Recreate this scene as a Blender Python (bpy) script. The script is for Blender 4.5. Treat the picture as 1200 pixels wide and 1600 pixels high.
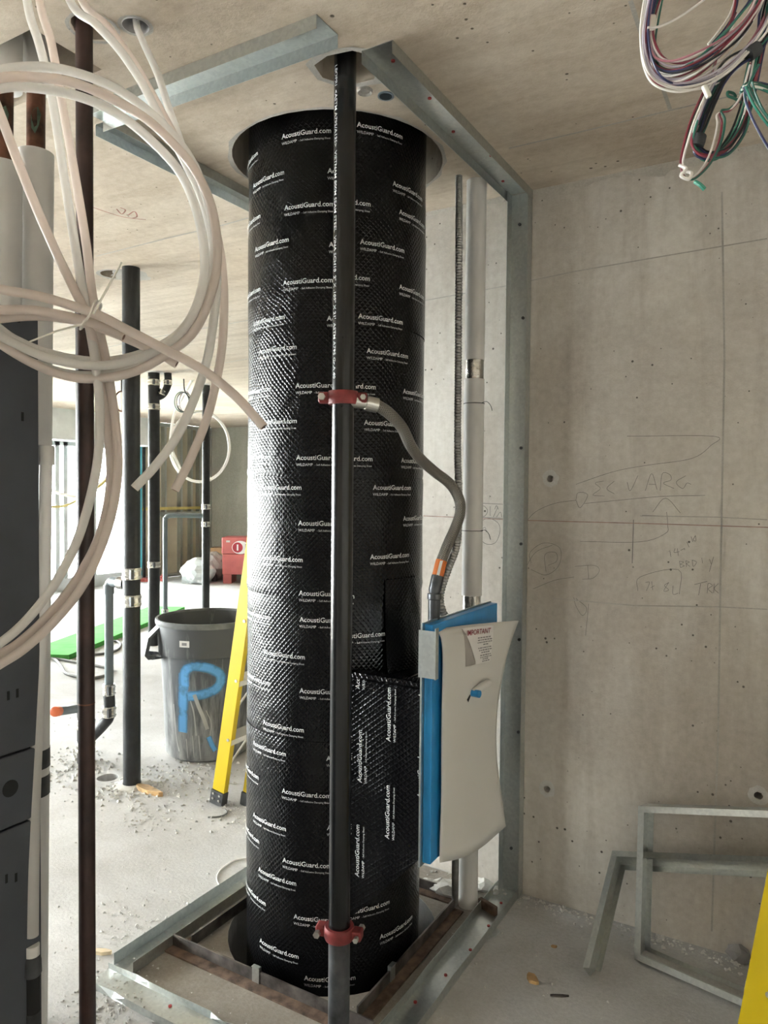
import bpy, bmesh, math, random
import numpy as np
from math import sin, cos, pi, radians, atan2, sqrt, hypot
from mathutils import Vector, Matrix, noise as mnoise

for _o in list(bpy.data.objects):
    bpy.data.objects.remove(_o)
C = bpy.context.scene.collection
RND = random.Random(7)

# ------------------------------------------------------------------ camera
H = 2.70                       # slab to slab
CAMZ = 1.564
FPX = 1150.0                   # focal length in pixels of a 1200 x 1600 frame
PITCH, ROLL, YAW = radians(1.7), radians(0.49), radians(30.4)
_f = np.array([-sin(YAW)*cos(PITCH), cos(YAW)*cos(PITCH), -sin(PITCH)])
_r0 = np.array([cos(YAW), sin(YAW), 0.0])
_u0 = np.cross(_r0, _f)
_r = _r0*cos(ROLL) + _u0*sin(ROLL)
_u = -_r0*sin(ROLL) + _u0*cos(ROLL)
cam_d = bpy.data.cameras.new('camera')
cam_d.sensor_fit = 'VERTICAL'; cam_d.sensor_height = 36.0
cam_d.lens = 36.0*FPX/1600.0; cam_d.clip_start = 0.02; cam_d.clip_end = 300
cam = bpy.data.objects.new('camera', cam_d); C.objects.link(cam)
M = Matrix(((_r[0], _u[0], -_f[0], 0), (_r[1], _u[1], -_f[1], 0), (_r[2], _u[2], -_f[2], CAMZ), (0, 0, 0, 1)))
cam.matrix_world = M
bpy.context.scene.camera = cam

# ------------------------------------------------------------------ sky, exposure
vs = bpy.context.scene.view_settings
vs.view_transform = 'Standard'; vs.look = 'None'; vs.gamma = 1.0; vs.use_curve_mapping = False
vs.exposure = 1.85
world = bpy.data.worlds.new('overcast_sky'); bpy.context.scene.world = world
world.use_nodes = True
bg = world.node_tree.nodes['Background']
bg.inputs[0].default_value = (1.0, 0.995, 0.985, 1)
bg.inputs[1].default_value = 16.0

ROOM = dict(x0=-9.8, x1=3.2, y0=-5.5, y1=10.3)
WY = 2.709                     # face of the concrete wall on the right
WEND = -2.2                    # where that wall ends behind the chute
def portal(name, loc, rot, sx, sy):
    l = bpy.data.lights.new(name, 'AREA'); l.shape = 'RECTANGLE'; l.size = sx; l.size_y = sy
    l.cycles.is_portal = True
    o = bpy.data.objects.new(name, l); C.objects.link(o); o.location = loc; o.rotation_euler = rot
    return o
XN, YN = -5.6, 3.1             # unseen nearer bay of glazing, set close for more light from the left
portal('daylight_portal', (-9.72, 5.65, 1.25), (0, radians(-90), 0), 2.3, 5.0)
portal('daylight_portal', (XN+.08, -1.2, 1.25), (0, radians(-90), 0), 2.3, 8.5)

# ------------------------------------------------------------------ pixel -> place
def ray(x, y): return _f + _r*((x-600)/FPX) + _u*((800-y)/FPX)
def onz(x, y, z):
    d = ray(x, y); return np.array([0, 0, CAMZ]) + d*((z-CAMZ)/d[2])
def fl(x, y): return onz(x, y, 0.0)
def ce(x, y): return onz(x, y, H)
def ony(x, y, Y):
    d = ray(x, y); return np.array([0, 0, CAMZ]) + d*(Y/d[1])
def onx(x, y, X):
    d = ray(x, y); return np.array([0, 0, CAMZ]) + d*(X/d[0])
def dep(x, y, D): return np.array([0, 0, CAMZ]) + ray(x, y)*D
def upat(x, y, P):             # height at which the ray through (x, y) passes the upright line at P
    d = ray(x, y); t = hypot(P[0], P[1])/hypot(d[0], d[1]); return CAMZ + d[2]*t

# ------------------------------------------------------------------ materials
def nt(name):
    m = bpy.data.materials.new(name); m.use_nodes = True
    t = m.node_tree; return m, t, t.nodes['Principled BSDF']
def L(t, a, b): t.links.new(a, b)
def N(t, typ, **kw):
    n = t.nodes.new(typ)
    for k, v in kw.items(): setattr(n, k, v)
    return n
def noise_node(t, vec, scale, detail=5, rough=.55, dist=0):
    n = N(t, 'ShaderNodeTexNoise'); n.inputs['Scale'].default_value = scale
    n.inputs['Detail'].default_value = detail; n.inputs['Roughness'].default_value = rough
    n.inputs['Distortion'].default_value = dist
    if vec is not None: L(t, vec, n.inputs['Vector'])
    return n.outputs['Fac']
def ramp(t, fac, stops):
    r = N(t, 'ShaderNodeValToRGB'); e = r.color_ramp.elements
    while len(e) < len(stops): e.new(0.5)
    for i, (p, c) in enumerate(stops):
        e[i].position = p; e[i].color = (*c, 1) if len(c) == 3 else c
    L(t, fac, r.inputs['Fac']); return r.outputs['Color']
def mixc(t, fac, a, b, mode='MIX'):
    m = N(t, 'ShaderNodeMix', data_type='RGBA', blend_type=mode)
    for s, v in ((0, fac), (6, a), (7, b)):
        if isinstance(v, (int, float)): m.inputs[s].default_value = v
        elif isinstance(v, tuple): m.inputs[s].default_value = (*v, 1) if len(v) == 3 else v
        else: L(t, v, m.inputs[s])
    return m.outputs[2]
def mapv(t, src, scale=(1, 1, 1), rot=(0, 0, 0)):
    m = N(t, 'ShaderNodeMapping'); m.inputs['Scale'].default_value = scale; m.inputs['Rotation'].default_value = rot
    L(t, src, m.inputs['Vector']); return m.outputs['Vector']
def coords(t, kind='Object'): return N(t, 'ShaderNodeTexCoord').outputs[kind]
def bump(t, b, h, strength=.3, dist=.01):
    n = N(t, 'ShaderNodeBump'); n.inputs['Strength'].default_value = strength; n.inputs['Distance'].default_value = dist
    L(t, h, n.inputs['Height']); L(t, n.outputs['Normal'], b.inputs['Normal'])
def simple(name, col, rough=.5, metal=0, var=.12, scale=8, bstr=0, bscale=60, **kw):
    m, t, b = nt(name)
    v = coords(t)
    c2 = tuple(max(0, x*(1-var*2.2)) for x in col); c1 = tuple(min(1, x*(1+var)) for x in col)
    L(t, ramp(t, noise_node(t, v, scale), [(.3, c2), (.7, c1)]), b.inputs['Base Color'])
    b.inputs['Roughness'].default_value = rough; b.inputs['Metallic'].default_value = metal
    if bstr: bump(t, b, noise_node(t, v, bscale), bstr, .004)
    for k, x in kw.items(): b.inputs[k.replace('_', ' ')].default_value = x
    return m
MAT = {}
def concrete(name, lo, hi, stain, streak, rough=.85, pits=True, sc=1.0):
    m, t, b = nt(name); v = coords(t)
    big = ramp(t, noise_node(t, v, 1.1*sc, 6, .6, .4), [(.28, lo), (.72, hi)])
    st = noise_node(t, mapv(t, v, streak), 1.0, 5, .65, .3)
    c = mixc(t, ramp(t, st, [(.45, (0, 0, 0)), (.8, (.75, .75, .75))]), big, stain)
    fine = noise_node(t, v, 42*sc, 4, .7)
    c = mixc(t, .35, c, ramp(t, fine, [(.3, (.25, .25, .25)), (.7, (.8, .8, .8))]), 'SOFT_LIGHT')
    h = fine
    if pits:
        vo = N(t, 'ShaderNodeTexVoronoi'); vo.inputs['Scale'].default_value = 26*sc; L(t, v, vo.inputs['Vector'])
        ad = N(t, 'ShaderNodeMath', operation='ADD'); L(t, vo.outputs['Distance'], ad.inputs[0])
        mm = N(t, 'ShaderNodeMath', operation='MULTIPLY'); mm.inputs[1].default_value = .36
        L(t, noise_node(t, v, 5*sc, 3), mm.inputs[0]); L(t, mm.outputs[0], ad.inputs[1])
        msk = ramp(t, ad.outputs[0], [(.215, (1, 1, 1)), (.25, (0, 0, 0))])
        c = mixc(t, msk, c, tuple(x*.32 for x in lo))
        inv = N(t, 'ShaderNodeMath', operation='SUBTRACT'); inv.inputs[1].default_value = 0
        L(t, fine, inv.inputs[0])
        sb = N(t, 'ShaderNodeMath', operation='SUBTRACT'); L(t, fine, sb.inputs[0]); L(t, msk, sb.inputs[1]); h = sb.outputs[0]
    L(t, c, b.inputs['Base Color']); b.inputs['Roughness'].default_value = rough
    b.inputs['Specular IOR Level'].default_value = .25
    bump(t, b, h, .28, .008)
    return m
MAT['wall'] = concrete('cast_concrete', (.42, .375, .325), (.72, .685, .63), (.38, .33, .275), (7, 7, .8))
MAT['wall_far'] = concrete('far_concrete', (.36, .35, .29), (.47, .46, .39), (.30, .29, .24), (3, 3, .5), pits=False)
MAT['ceil'] = concrete('slab_soffit', (.45, .37, .285), (.68, .60, .50), (.36, .285, .21), (1.2, 9, 3), sc=.8)
MAT['floor'] = concrete('dusty_slab', (.42, .415, .408), (.585, .585, .585), (.37, .355, .335), (2.6, 3.4, 2), pits=False, sc=1.8)
MAT['bare'] = concrete('undusted_slab', (.25, .225, .195), (.40, .37, .33), (.24, .205, .17), (3, 4, 3), pits=False, sc=2)
MAT['patch'] = concrete('mortar_patch', (.36, .34, .31), (.52, .49, .45), (.30, .28, .25), (4, 4, 4), sc=3)
MAT['smear'] = concrete('mortar_smear', (.42, .385, .34), (.58, .545, .49), (.36, .32, .27), (9, 9, 6), sc=3)
MAT['rubble'] = concrete('rubble', (.54, .53, .5), (.74, .73, .7), (.46, .44, .41), (6, 6, 6), pits=False, sc=4)
MAT['paintwhite'] = simple('pale_drywall', (.72, .74, .74), .8, var=.04)
MAT['sheath'] = simple('tan_sheathing', (.56, .50, .38), .8, var=.06, scale=3)

def galv():
    m, t, b = nt('galvanised_steel'); v = coords(t)
    vo = N(t, 'ShaderNodeTexVoronoi'); vo.inputs['Scale'].default_value = 110; L(t, v, vo.inputs['Vector'])
    c = ramp(t, vo.outputs['Color'], [(.2, (.53, .56, .56)), (.8, (.60, .63, .62))])
    c = mixc(t, ramp(t, noise_node(t, v, 7), [(.5, (0, 0, 0)), (.8, (.3, .3, .3))]), c, (.50, .48, .44))
    L(t, c, b.inputs['Base Color']); b.inputs['Metallic'].default_value = .95
    L(t, ramp(t, noise_node(t, v, 12), [(.3, (.30,)*3), (.7, (.37,)*3)]), b.inputs['Roughness'])
    bump(t, b, noise_node(t, v, 6, 2), .05, .006)
    return m
MAT['galv'] = galv()
def wrap():
    m, t, b = nt('black_damping_foil')
    uv = N(t, 'ShaderNodeUVMap'); uv.uv_map = 'UVMap'
    sep = N(t, 'ShaderNodeSeparateXYZ')
    wob = noise_node(t, mapv(t, uv.outputs[0], (6, 6, 6)), 1.0, 3)
    mv = N(t, 'ShaderNodeVectorMath', operation='MULTIPLY_ADD')
    cmb = N(t, 'ShaderNodeCombineXYZ'); L(t, wob, cmb.inputs[0]); L(t, wob, cmb.inputs[1])
    L(t, cmb.outputs[0], mv.inputs[0]); mv.inputs[1].default_value = (.035, .035, 0); L(t, uv.outputs[0], mv.inputs[2])
    L(t, mv.outputs[0], sep.inputs[0])
    def m2(op, a, bb):
        n = N(t, 'ShaderNodeMath', operation=op)
        for i, x in enumerate((a, bb)):
            if x is None: continue
            if isinstance(x, (int, float)): n.inputs[i].default_value = x
            else: L(t, x, n.inputs[i])
        return n.outputs[0]
    k = 2*pi/0.0170
    a = m2('MULTIPLY', m2('ADD', sep.outputs[0], m2('MULTIPLY', sep.outputs[1], 0.95)), k)
    c = m2('MULTIPLY', m2('SUBTRACT', sep.outputs[0], m2('MULTIPLY', sep.outputs[1], 0.95)), k)
    d = m2('POWER', m2('MULTIPLY', m2('ADD', m2('MAXIMUM', m2('COSINE', a, None), m2('COSINE', c, None)), 1.0), .5), 2.0)
    mask = ramp(t, noise_node(t, mapv(t, uv.outputs[0], (3, 2, 3)), 1.0, 3), [(.3, (.35,)*3), (.6, (1,)*3)])
    d = m2('MULTIPLY', d, mask)
    big = m2('MULTIPLY', noise_node(t, mapv(t, uv.outputs[0], (9, 5, 1)), 1.0, 4, .6, .8), 5.0)
    h = m2('ADD', d, big)
    b.inputs['Base Color'].default_value = (.0030, .0030, .0036, 1)
    b.inputs['Roughness'].default_value = .2
    b.inputs['Specular IOR Level'].default_value = .24
    bump(t, b, h, .75, .0016)
    return m
MAT['wrap'] = wrap()
MAT['ink'] = simple('white_print', (.62, .62, .62), .45, var=.06, scale=30)
MAT['blacksteel'] = simple('black_lacquered_steel', (.010, .0105, .012), .22, var=.3, scale=20, bstr=.05)
MAT['steelraw'] = simple('dull_pipe_steel', (.10, .105, .115), .35, .4, var=.3, scale=14)
MAT['castiron'] = simple('black_cast_iron', (.013, .014, .016), .5, var=.3, scale=20, bstr=.25, bscale=90)
MAT['angle'] = simple('mill_scale_angle', (.17, .15, .14), .45, .6, var=.35, scale=16, bstr=.15)
MAT['rust'] = simple('rusty_edge', (.19, .125, .09), .7, .2, var=.35, scale=25)
MAT['red'] = simple('red_enamel', (.26, .035, .035), .5, var=.2, scale=30, bstr=.15, bscale=120)
MAT['zinc'] = simple('zinc_bolt', (.62, .61, .57), .32, .9, var=.08)
MAT['braid'] = simple('braid_base', (.25, .24, .22), .42, .75, var=.1)
def braid():
    m, t, b = nt('steel_braid'); uv = N(t, 'ShaderNodeUVMap'); uv.uv_map = 'UVMap'
    w1 = N(t, 'ShaderNodeTexWave'); w1.inputs['Scale'].default_value = 1.0
    L(t, mapv(t, uv.outputs[0], (60, 60, 1), (0, 0, .7)), w1.inputs['Vector'])
    w2 = N(t, 'ShaderNodeTexWave'); w2.inputs['Scale'].default_value = 1.0
    L(t, mapv(t, uv.outputs[0], (60, 60, 1), (0, 0, -.7)), w2.inputs['Vector'])
    mx = N(t, 'ShaderNodeMath', operation='MAXIMUM'); L(t, w1.outputs['Fac'], mx.inputs[0]); L(t, w2.outputs['Fac'], mx.inputs[1])
    L(t, ramp(t, mx.outputs[0], [(.3, (.05, .047, .042)), (.9, (.33, .31, .28))]), b.inputs['Base Color'])
    b.inputs['Metallic'].default_value = .7; b.inputs['Roughness'].default_value = .42
    bump(t, b, mx.outputs[0], .6, .002)
    return m
MAT['braid'] = braid()
MAT['flex'] = simple('flexible_steel_conduit', (.42, .42, .41), .35, .85, var=.1, scale=30)
MAT['orange'] = simple('orange_label', (.75, .20, .04), .5, var=.05)
MAT['white'] = simple('white_pipe_jacket', (.70, .685, .66), .55, var=.05, scale=6, bstr=.1, bscale=14)
MAT['foil'] = simple('crumpled_foil', (.62, .60, .56), .25, .95, var=.1, bstr=1.0, bscale=45)
MAT['copper'] = simple('tarnished_copper', (.17, .075, .045), .45, .5, var=.45, scale=12)
MAT['brown'] = simple('brown_pipe', (.052, .028, .024), .42, .15, var=.3, scale=10)
MAT['verdigris'] = simple('green_flux_stain', (.10, .16, .11), .7, var=.3, scale=30)
MAT['charcoal'] = simple('charcoal_panel', (.060, .066, .080), .55, var=.1, scale=5, bstr=.08)
MAT['dark'] = simple('dark_recess', (.012, .012, .012), .9, var=.1)
MAT['bluefilm'] = simple('blue_protective_film', (.025, .27, .62), .3, var=.12, scale=5, bstr=.12, bscale=12)
MAT['sheet'] = simple('white_cover_sheet', (.70, .685, .65), .5, var=.02, scale=2)
MAT['paper'] = simple('paper_sticker', (.80, .78, .76), .6, var=.02)
MAT['redink'] = simple('red_ink', (.28, .03, .05), .6, var=.05)
MAT['greyink'] = simple('grey_ink', (.25, .24, .25), .6, var=.05)
MAT['pencil'] = simple('pencil_line', (.20, .19, .18), .8, var=.2, scale=30)
MAT['chalkred'] = simple('red_chalk', (.36, .17, .14), .9, var=.2, scale=20)
MAT['chalkline'] = simple('faded_chalk_line', (.36, .24, .20), .9, var=.2, scale=30)
MAT['yellow'] = simple('yellow_fibreglass', (.62, .455, .005), .38, var=.05, scale=4)
MAT['alu'] = simple('ladder_aluminium', (.62, .62, .60), .38, .8, var=.06)
MAT['rubber'] = simple('black_rubber', (.05, .052, .055), .6, var=.3, scale=20)
MAT['binrim'] = simple('grey_bin_plastic', (.075, .08, .085), .5, var=.25, scale=6)
def binmat():
    m, t, b = nt('dusty_bin_plastic'); v = coords(t)
    sep = N(t, 'ShaderNodeSeparateXYZ'); L(t, v, sep.inputs[0])
    st = noise_node(t, mapv(t, v, (16, 16, 2.2)), 1.0, 5, .7, .4)
    lo = N(t, 'ShaderNodeMapRange'); lo.inputs[1].default_value = .75; lo.inputs[2].default_value = .0; lo.inputs[3].default_value = -.16; lo.inputs[4].default_value = .16
    L(t, sep.outputs[2], lo.inputs[0])
    ad = N(t, 'ShaderNodeMath', operation='ADD'); L(t, st, ad.inputs[0]); L(t, lo.outputs[0], ad.inputs[1])
    L(t, mixc(t, ramp(t, ad.outputs[0], [(.44, (0, 0, 0)), (.72, (.85,)*3)]), (.085, .09, .095), (.42, .425, .42)), b.inputs['Base Color'])
    b.inputs['Roughness'].default_value = .55; return m
MAT['bin'] = binmat()
MAT['dust'] = simple('splashed_mortar', (.50, .50, .48), .8, var=.1)
MAT['wood'] = simple('split_wood', (.52, .33, .15), .7, var=.2, scale=20)
MAT['woodpale'] = simple('pale_split_wood', (.74, .60, .40), .7, var=.1, scale=20)
MAT['green'] = simple('green_board', (.12, .46, .11), .9, var=.1, Specular_IOR_Level=.1)
MAT['cord'] = simple('grey_cord', (.22, .22, .21), .6, var=.1)
MAT['pvc'] = simple('grey_plastic_pipe', (.15, .18, .20), .4, var=.08)
MAT['orangecap'] = simple('orange_cap', (.78, .18, .07), .5, var=.08)
MAT['redbox'] = simple('faded_red_steel', (.52, .13, .12), .5, var=.1, scale=4)
MAT['card'] = simple('cardboard', (.55, .36, .20), .8, var=.1)
MAT['bag'] = simple('pale_plastic_bag', (.58, .62, .62), .28, var=.1)
MAT['bag2'] = simple('grey_plastic_bag', (.42, .42, .40), .3, var=.1)
MAT['winframe'] = simple('window_frame', (.55, .58, .59), .45, .2, var=.04)
MAT['cyan'] = simple('cyan_film', (.10, .55, .72), .35, var=.05)
MAT['facade'] = simple('pale_facade', (.46, .45, .45), .9, var=.05)
MAT['ground_bounce'] = simple('bright_bounce_ground', (.74, .74, .72), .9, var=.03)  # unseen ground made bright to bounce daylight onto the far ceiling
MAT['facadewin'] = simple('facade_glass', (.22, .24, .27), .2, var=.1)
MAT['tie'] = simple('natural_cable_tie', (.72, .68, .60), .5, var=.05)
MAT['pin'] = simple('red_pin_collar', (.42, .05, .05), .5, var=.1)
WIRECOL = {'green': (.02, .12, .085), 'white': (.74, .70, .66), 'red': (.22, .03, .05), 'black': (.015, .016, .02),
           'navy': (.03, .035, .10), 'pink': (.46, .20, .24), 'lilac': (.45, .40, .46), 'jade': (.035, .20, .14)}
for k, c in WIRECOL.items(): MAT['wire_'+k] = simple(k+'_wire', c, .38, var=.05)

def pexmat(name, col):
    m, t, b = nt(name); v = coords(t)
    L(t, ramp(t, noise_node(t, v, 5), [(.3, tuple(x*.86 for x in col)), (.7, col)]), b.inputs['Base Color'])
    b.inputs['Roughness'].default_value = .32
    tr = N(t, 'ShaderNodeBsdfTranslucent'); tr.inputs[0].default_value = (*col, 1)
    mx = N(t, 'ShaderNodeMixShader'); mx.inputs[0].default_value = .48
    out = t.nodes['Material Output']; L(t, b.outputs[0], mx.inputs[1]); L(t, tr.outputs[0], mx.inputs[2]); L(t, mx.outputs[0], out.inputs[0])
    return m
MAT['pex'] = pexmat('milky_tubing', (.84, .815, .78))
MAT['pexpink'] = pexmat('pinkish_tubing', (.83, .745, .69))
def glassmat():
    m, t, b = nt('window_glass'); t.nodes.remove(b)
    tr = N(t, 'ShaderNodeBsdfTransparent'); tr.inputs[0].default_value = (.93, .96, .96, 1)
    gl = N(t, 'ShaderNodeBsdfGlossy'); gl.inputs['Roughness'].default_value = .02
    fr = N(t, 'ShaderNodeFresnel'); fr.inputs[0].default_value = 1.45
    mx = N(t, 'ShaderNodeMixShader'); L(t, fr.outputs[0], mx.inputs[0]); L(t, tr.outputs[0], mx.inputs[1]); L(t, gl.outputs[0], mx.inputs[2])
    L(t, mx.outputs[0], t.nodes['Material Output'].inputs[0]); return m
MAT['glass'] = glassmat()
def spraymat():
    m, t, b = nt('blue_spray_paint'); uv = N(t, 'ShaderNodeUVMap'); uv.uv_map = 'UVMap'
    sep = N(t, 'ShaderNodeSeparateXYZ'); L(t, uv.outputs[0], sep.inputs[0])
    a = ramp(t, sep.outputs[1], [(.0, (0, 0, 0)), (.3, (1, 1, 1)), (.7, (1, 1, 1)), (1.0, (0, 0, 0))])
    b.inputs['Base Color'].default_value = (.14, .42, .78, 1); b.inputs['Roughness'].default_value = .6
    rr = N(t, 'ShaderNodeMath', operation='MULTIPLY'); L(t, a, rr.inputs[0])
    L(t, ramp(t, noise_node(t, coords(t), 14, 4), [(.32, (.55,)*3), (.5, (1,)*3)]), rr.inputs[1])
    L(t, rr.outputs[0], b.inputs['Alpha']); return m
MAT['spray'] = spraymat()

# ------------------------------------------------------------------ mesh builders
class MB:
    def __init__(s): s.v = []; s.f = []; s.uv = None
    def add(s, vs_, fs):
        o = len(s.v); s.v += [tuple(map(float, p)) for p in vs_]; s.f += [tuple(i+o for i in f) for f in fs]; return s
    def box(s, c, d, ax=None):
        c = np.array(c, float); A = np.eye(3) if ax is None else np.array(ax, float)
        vv = [c + sum(A[k]*d[k]*.5*sg[k] for k in range(3)) for sg in
              [(-1,-1,-1),(1,-1,-1),(1,1,-1),(-1,1,-1),(-1,-1,1),(1,-1,1),(1,1,1),(-1,1,1)]]
        return s.add(vv, [(0,3,2,1),(4,5,6,7),(0,1,5,4),(1,2,6,5),(2,3,7,6),(3,0,4,7)])
    def bb(s, a, b):
        a = np.array(a, float); b = np.array(b, float); return s.box((a+b)/2, np.abs(b-a))
    def tube(s, pts, r, seg=12, cap=True, uvlen=False):
        P = [np.array(p, float) for p in pts]; n = len(P)
        rr = [r]*n if np.isscalar(r) else list(r)
        T = []
        for i in range(n):
            d = P[min(i+1, n-1)]-P[max(i-1, 0)]; T.append(d/(np.linalg.norm(d)+1e-12))
        a = np.array([0, 0, 1.0]) if abs(T[0][2]) < .9 else np.array([1.0, 0, 0])
        nn = np.cross(T[0], a); nn /= np.linalg.norm(nn)
        o = len(s.v); L_ = 0; uvs = []
        for i in range(n):
            nn = nn - T[i]*(nn@T[i]); nn /= np.linalg.norm(nn)+1e-12; bb_ = np.cross(T[i], nn)
            if i: L_ += np.linalg.norm(P[i]-P[i-1])
            for k in range(seg):
                an = 2*pi*k/seg; s.v.append(tuple(P[i]+(nn*cos(an)+bb_*sin(an))*rr[i])); uvs.append((k/seg*2*pi*.02, L_))
        for i in range(n-1):
            for k in range(seg):
                k2 = (k+1) % seg; s.f.append((o+i*seg+k, o+i*seg+k2, o+(i+1)*seg+k2, o+(i+1)*seg+k))
        if cap:
            s.f.append(tuple(o+k for k in range(seg))[::-1]); s.f.append(tuple(o+(n-1)*seg+k for k in range(seg)))
        if uvlen: s.uv = uvs
        return s
    def cyl(s, a, b, r, seg=16, cap=True): return s.tube([a, b], r, seg, cap)
    def lathe(s, c, prof, seg=32, a0=0, a1=2*pi):
        full = abs(a1-a0-2*pi) < 1e-6; o = len(s.v); m = seg if full else seg+1
        for (r, z) in prof:
            for k in range(m):
                an = a0+(a1-a0)*k/seg; s.v.append((c[0]+r*cos(an), c[1]+r*sin(an), c[2]+z))
        for i in range(len(prof)-1):
            for k in range(seg):
                k2 = (k+1) % m; s.f.append((o+i*m+k, o+i*m+k2, o+(i+1)*m+k2, o+(i+1)*m+k))
        return s
    def prism(s, poly, vec):
        n = len(poly); P = [np.array(p, float) for p in poly]; V = np.array(vec, float)
        return s.add(P+[p+V for p in P], [tuple(range(n))[::-1], tuple(range(n, 2*n))]+[(i, (i+1) % n, n+(i+1) % n, n+i) for i in range(n)])
ORG = {}
def obj(name, mb, mat, parent=None, smooth=False, org=None, uvs=None, bevel=0):
    o_ = np.array(ORG[parent.name]) if parent is not None else (np.array(org, float) if org is not None else np.zeros(3))
    me = bpy.data.meshes.new(name)
    me.from_pydata([tuple(np.array(p)-o_) for p in mb.v], [], mb.f)
    uvd = uvs or mb.uv
    if uvd is not None:
        ul = me.uv_layers.new(name='UVMap')
        arr = np.array([uvd[l.vertex_index] for l in me.loops], dtype=np.float32).ravel(); ul.data.foreach_set('uv', arr)
    me.validate(); me.update()
    bm = bmesh.new(); bm.from_mesh(me); bmesh.ops.recalc_face_normals(bm, faces=bm.faces); bm.to_mesh(me); bm.free()
    if smooth:
        me.polygons.foreach_set('use_smooth', [True]*len(me.polygons))
        me.set_sharp_from_angle(angle=radians(42))
    me.materials.append(MAT[mat] if isinstance(mat, str) else mat)
    o = bpy.data.objects.new(name, me); C.objects.link(o)
    if parent is not None: o.parent = parent
    else: o.location = tuple(o_)
    if bevel:
        bv = o.modifiers.new('bevel', 'BEVEL'); bv.width = bevel; bv.segments = 2; bv.limit_method = 'ANGLE'
    ORG[o.name] = tuple(o_)
    return o
def thing(name, label, cat, loc, group=None):
    o = bpy.data.objects.new(name, None); C.objects.link(o); o.location = tuple(map(float, loc)); o.empty_display_size = .1
    ORG[o.name] = tuple(map(float, loc)); return tag(o, label, cat, group)
def tag(o, label, cat, group=None, kind=None):
    o['label'] = label; o['category'] = cat
    if group: o['group'] = group
    if kind: o['kind'] = kind
    return o
def struct(name, mb, mat, **kw):
    o = obj(name, mb, mat, **kw); o['kind'] = 'structure'; return o
def spline(P, n=8):
    P = [np.array(p, float) for p in P]; out = []
    Q = [2*P[0]-P[1]]+P+[2*P[-1]-P[-2]]
    for i in range(1, len(Q)-2):
        p0, p1, p2, p3 = Q[i-1:i+3]
        for k in range(n):
            t = k/n
            out.append(.5*((2*p1)+(-p0+p2)*t+(2*p0-5*p1+4*p2-p3)*t*t+(-p0+3*p1-3*p2+p3)*t**3))
    out.append(P[-1]); return out
_txt = {}
def text_geo(body, shear=0, bold=0.0):
    key = (body, shear, bold)
    if key in _txt: return _txt[key]
    cu = bpy.data.curves.new('tmp', 'FONT'); cu.body = body; cu.size = 1; cu.resolution_u = 2; cu.shear = shear; cu.offset = bold
    o = bpy.data.objects.new('tmp', cu); C.objects.link(o)
    dg = bpy.context.evaluated_depsgraph_get()
    me = bpy.data.meshes.new_from_object(o.evaluated_get(dg))
    v = np.array([x.co[:2] for x in me.vertices]); f = [tuple(p.vertices) for p in me.polygons]
    v = v - v.min(axis=0)
    bpy.data.objects.remove(o); bpy.data.curves.remove(cu); bpy.data.meshes.remove(me)
    _txt[key] = (v, f); return v, f
def ribbon(pts, w):            # flat stroke in 2-D -> verts, faces, uvs
    P = [np.array(p, float) for p in pts]; v = []; uv = []; f = []
    for i, p in enumerate(P):
        d = P[min(i+1, len(P)-1)]-P[max(i-1, 0)]; d /= np.linalg.norm(d)+1e-9; n = np.array([-d[1], d[0]])*w/2
        v += [p-n, p+n]; uv += [(i/len(P), 0), (i/len(P), 1)]
    for i in range(len(P)-1): f.append((2*i, 2*i+2, 2*i+3, 2*i+1))
    return v, f, uv
def slab(outer, holes, to3, depth, capdepth=True):
    """flat plate in 2-D with holes; to3(x, y, d) puts a point d behind the face. Holes get walls and a bottom."""
    bm = bmesh.new()
    def loop(pts):
        vs_ = [bm.verts.new(to3(x, y, 0)) for x, y in pts]
        return [bm.edges.new((vs_[i], vs_[(i+1) % len(vs_)])) for i in range(len(vs_))], vs_
    E, _ = loop(outer); info = []
    for hp in holes:
        e, v = loop(hp['pts']); E += e; info.append((v, hp))
    bmesh.ops.triangle_fill(bm, use_beauty=True, use_dissolve=False, edges=E)
    for v, hp in info:
        if hp.get('open'): continue
        dd = hp.get('depth', depth); k = hp.get('taper', 1.0); cx = sum(p[0] for p in hp['pts'])/len(v); cy = sum(p[1] for p in hp['pts'])/len(v)
        w = [bm.verts.new(to3(cx+(x-cx)*k, cy+(y-cy)*k, dd)) for x, y in hp['pts']]
        for i in range(len(v)):
            j = (i+1) % len(v); bm.faces.new((v[i], v[j], w[j], w[i]))
        bm.faces.new(w)
    return bm
def obj_bm(name, bm, mat):
    bmesh.ops.recalc_face_normals(bm, faces=bm.faces)
    me = bpy.data.meshes.new(name); bm.to_mesh(me); bm.free(); me.materials.append(MAT[mat])
    o = bpy.data.objects.new(name, me); C.objects.link(o); ORG[o.name] = (0, 0, 0); o['kind'] = 'structure'; return o
def circ(c, r, n=32, jag=0, seed=0):
    rr = random.Random(seed); return [(c[0]+r*(1+jag*rr.uniform(-1, 1))*cos(2*pi*k/n), c[1]+r*(1+jag*rr.uniform(-1, 1))*sin(2*pi*k/n)) for k in range(n)]

# ------------------------------------------------------------------ places taken from the photo
CH = np.array([-1.459, 2.152]); CR = 0.305           # chute axis, radius
SP = np.array([-1.125, 1.690])                        # standpipe
_q = ray(134, 800)[:2]; BROWN = _q/np.linalg.norm(_q)*2.0
BIG = np.array([-3.078, 2.643]); THIN = np.array([-3.56, 2.73]); PIPE2 = np.array([-5.664, 5.142]); PIPE3 = np.array([-5.812, 6.017])
GREYV = np.array([-3.30, 2.68])
RISER2 = np.array([-1.895, 1.300]); RISER1 = np.array([-1.884, 1.198])
SLEEVE = ce(212, 40)[:2]
R_ = ROOM
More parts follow.
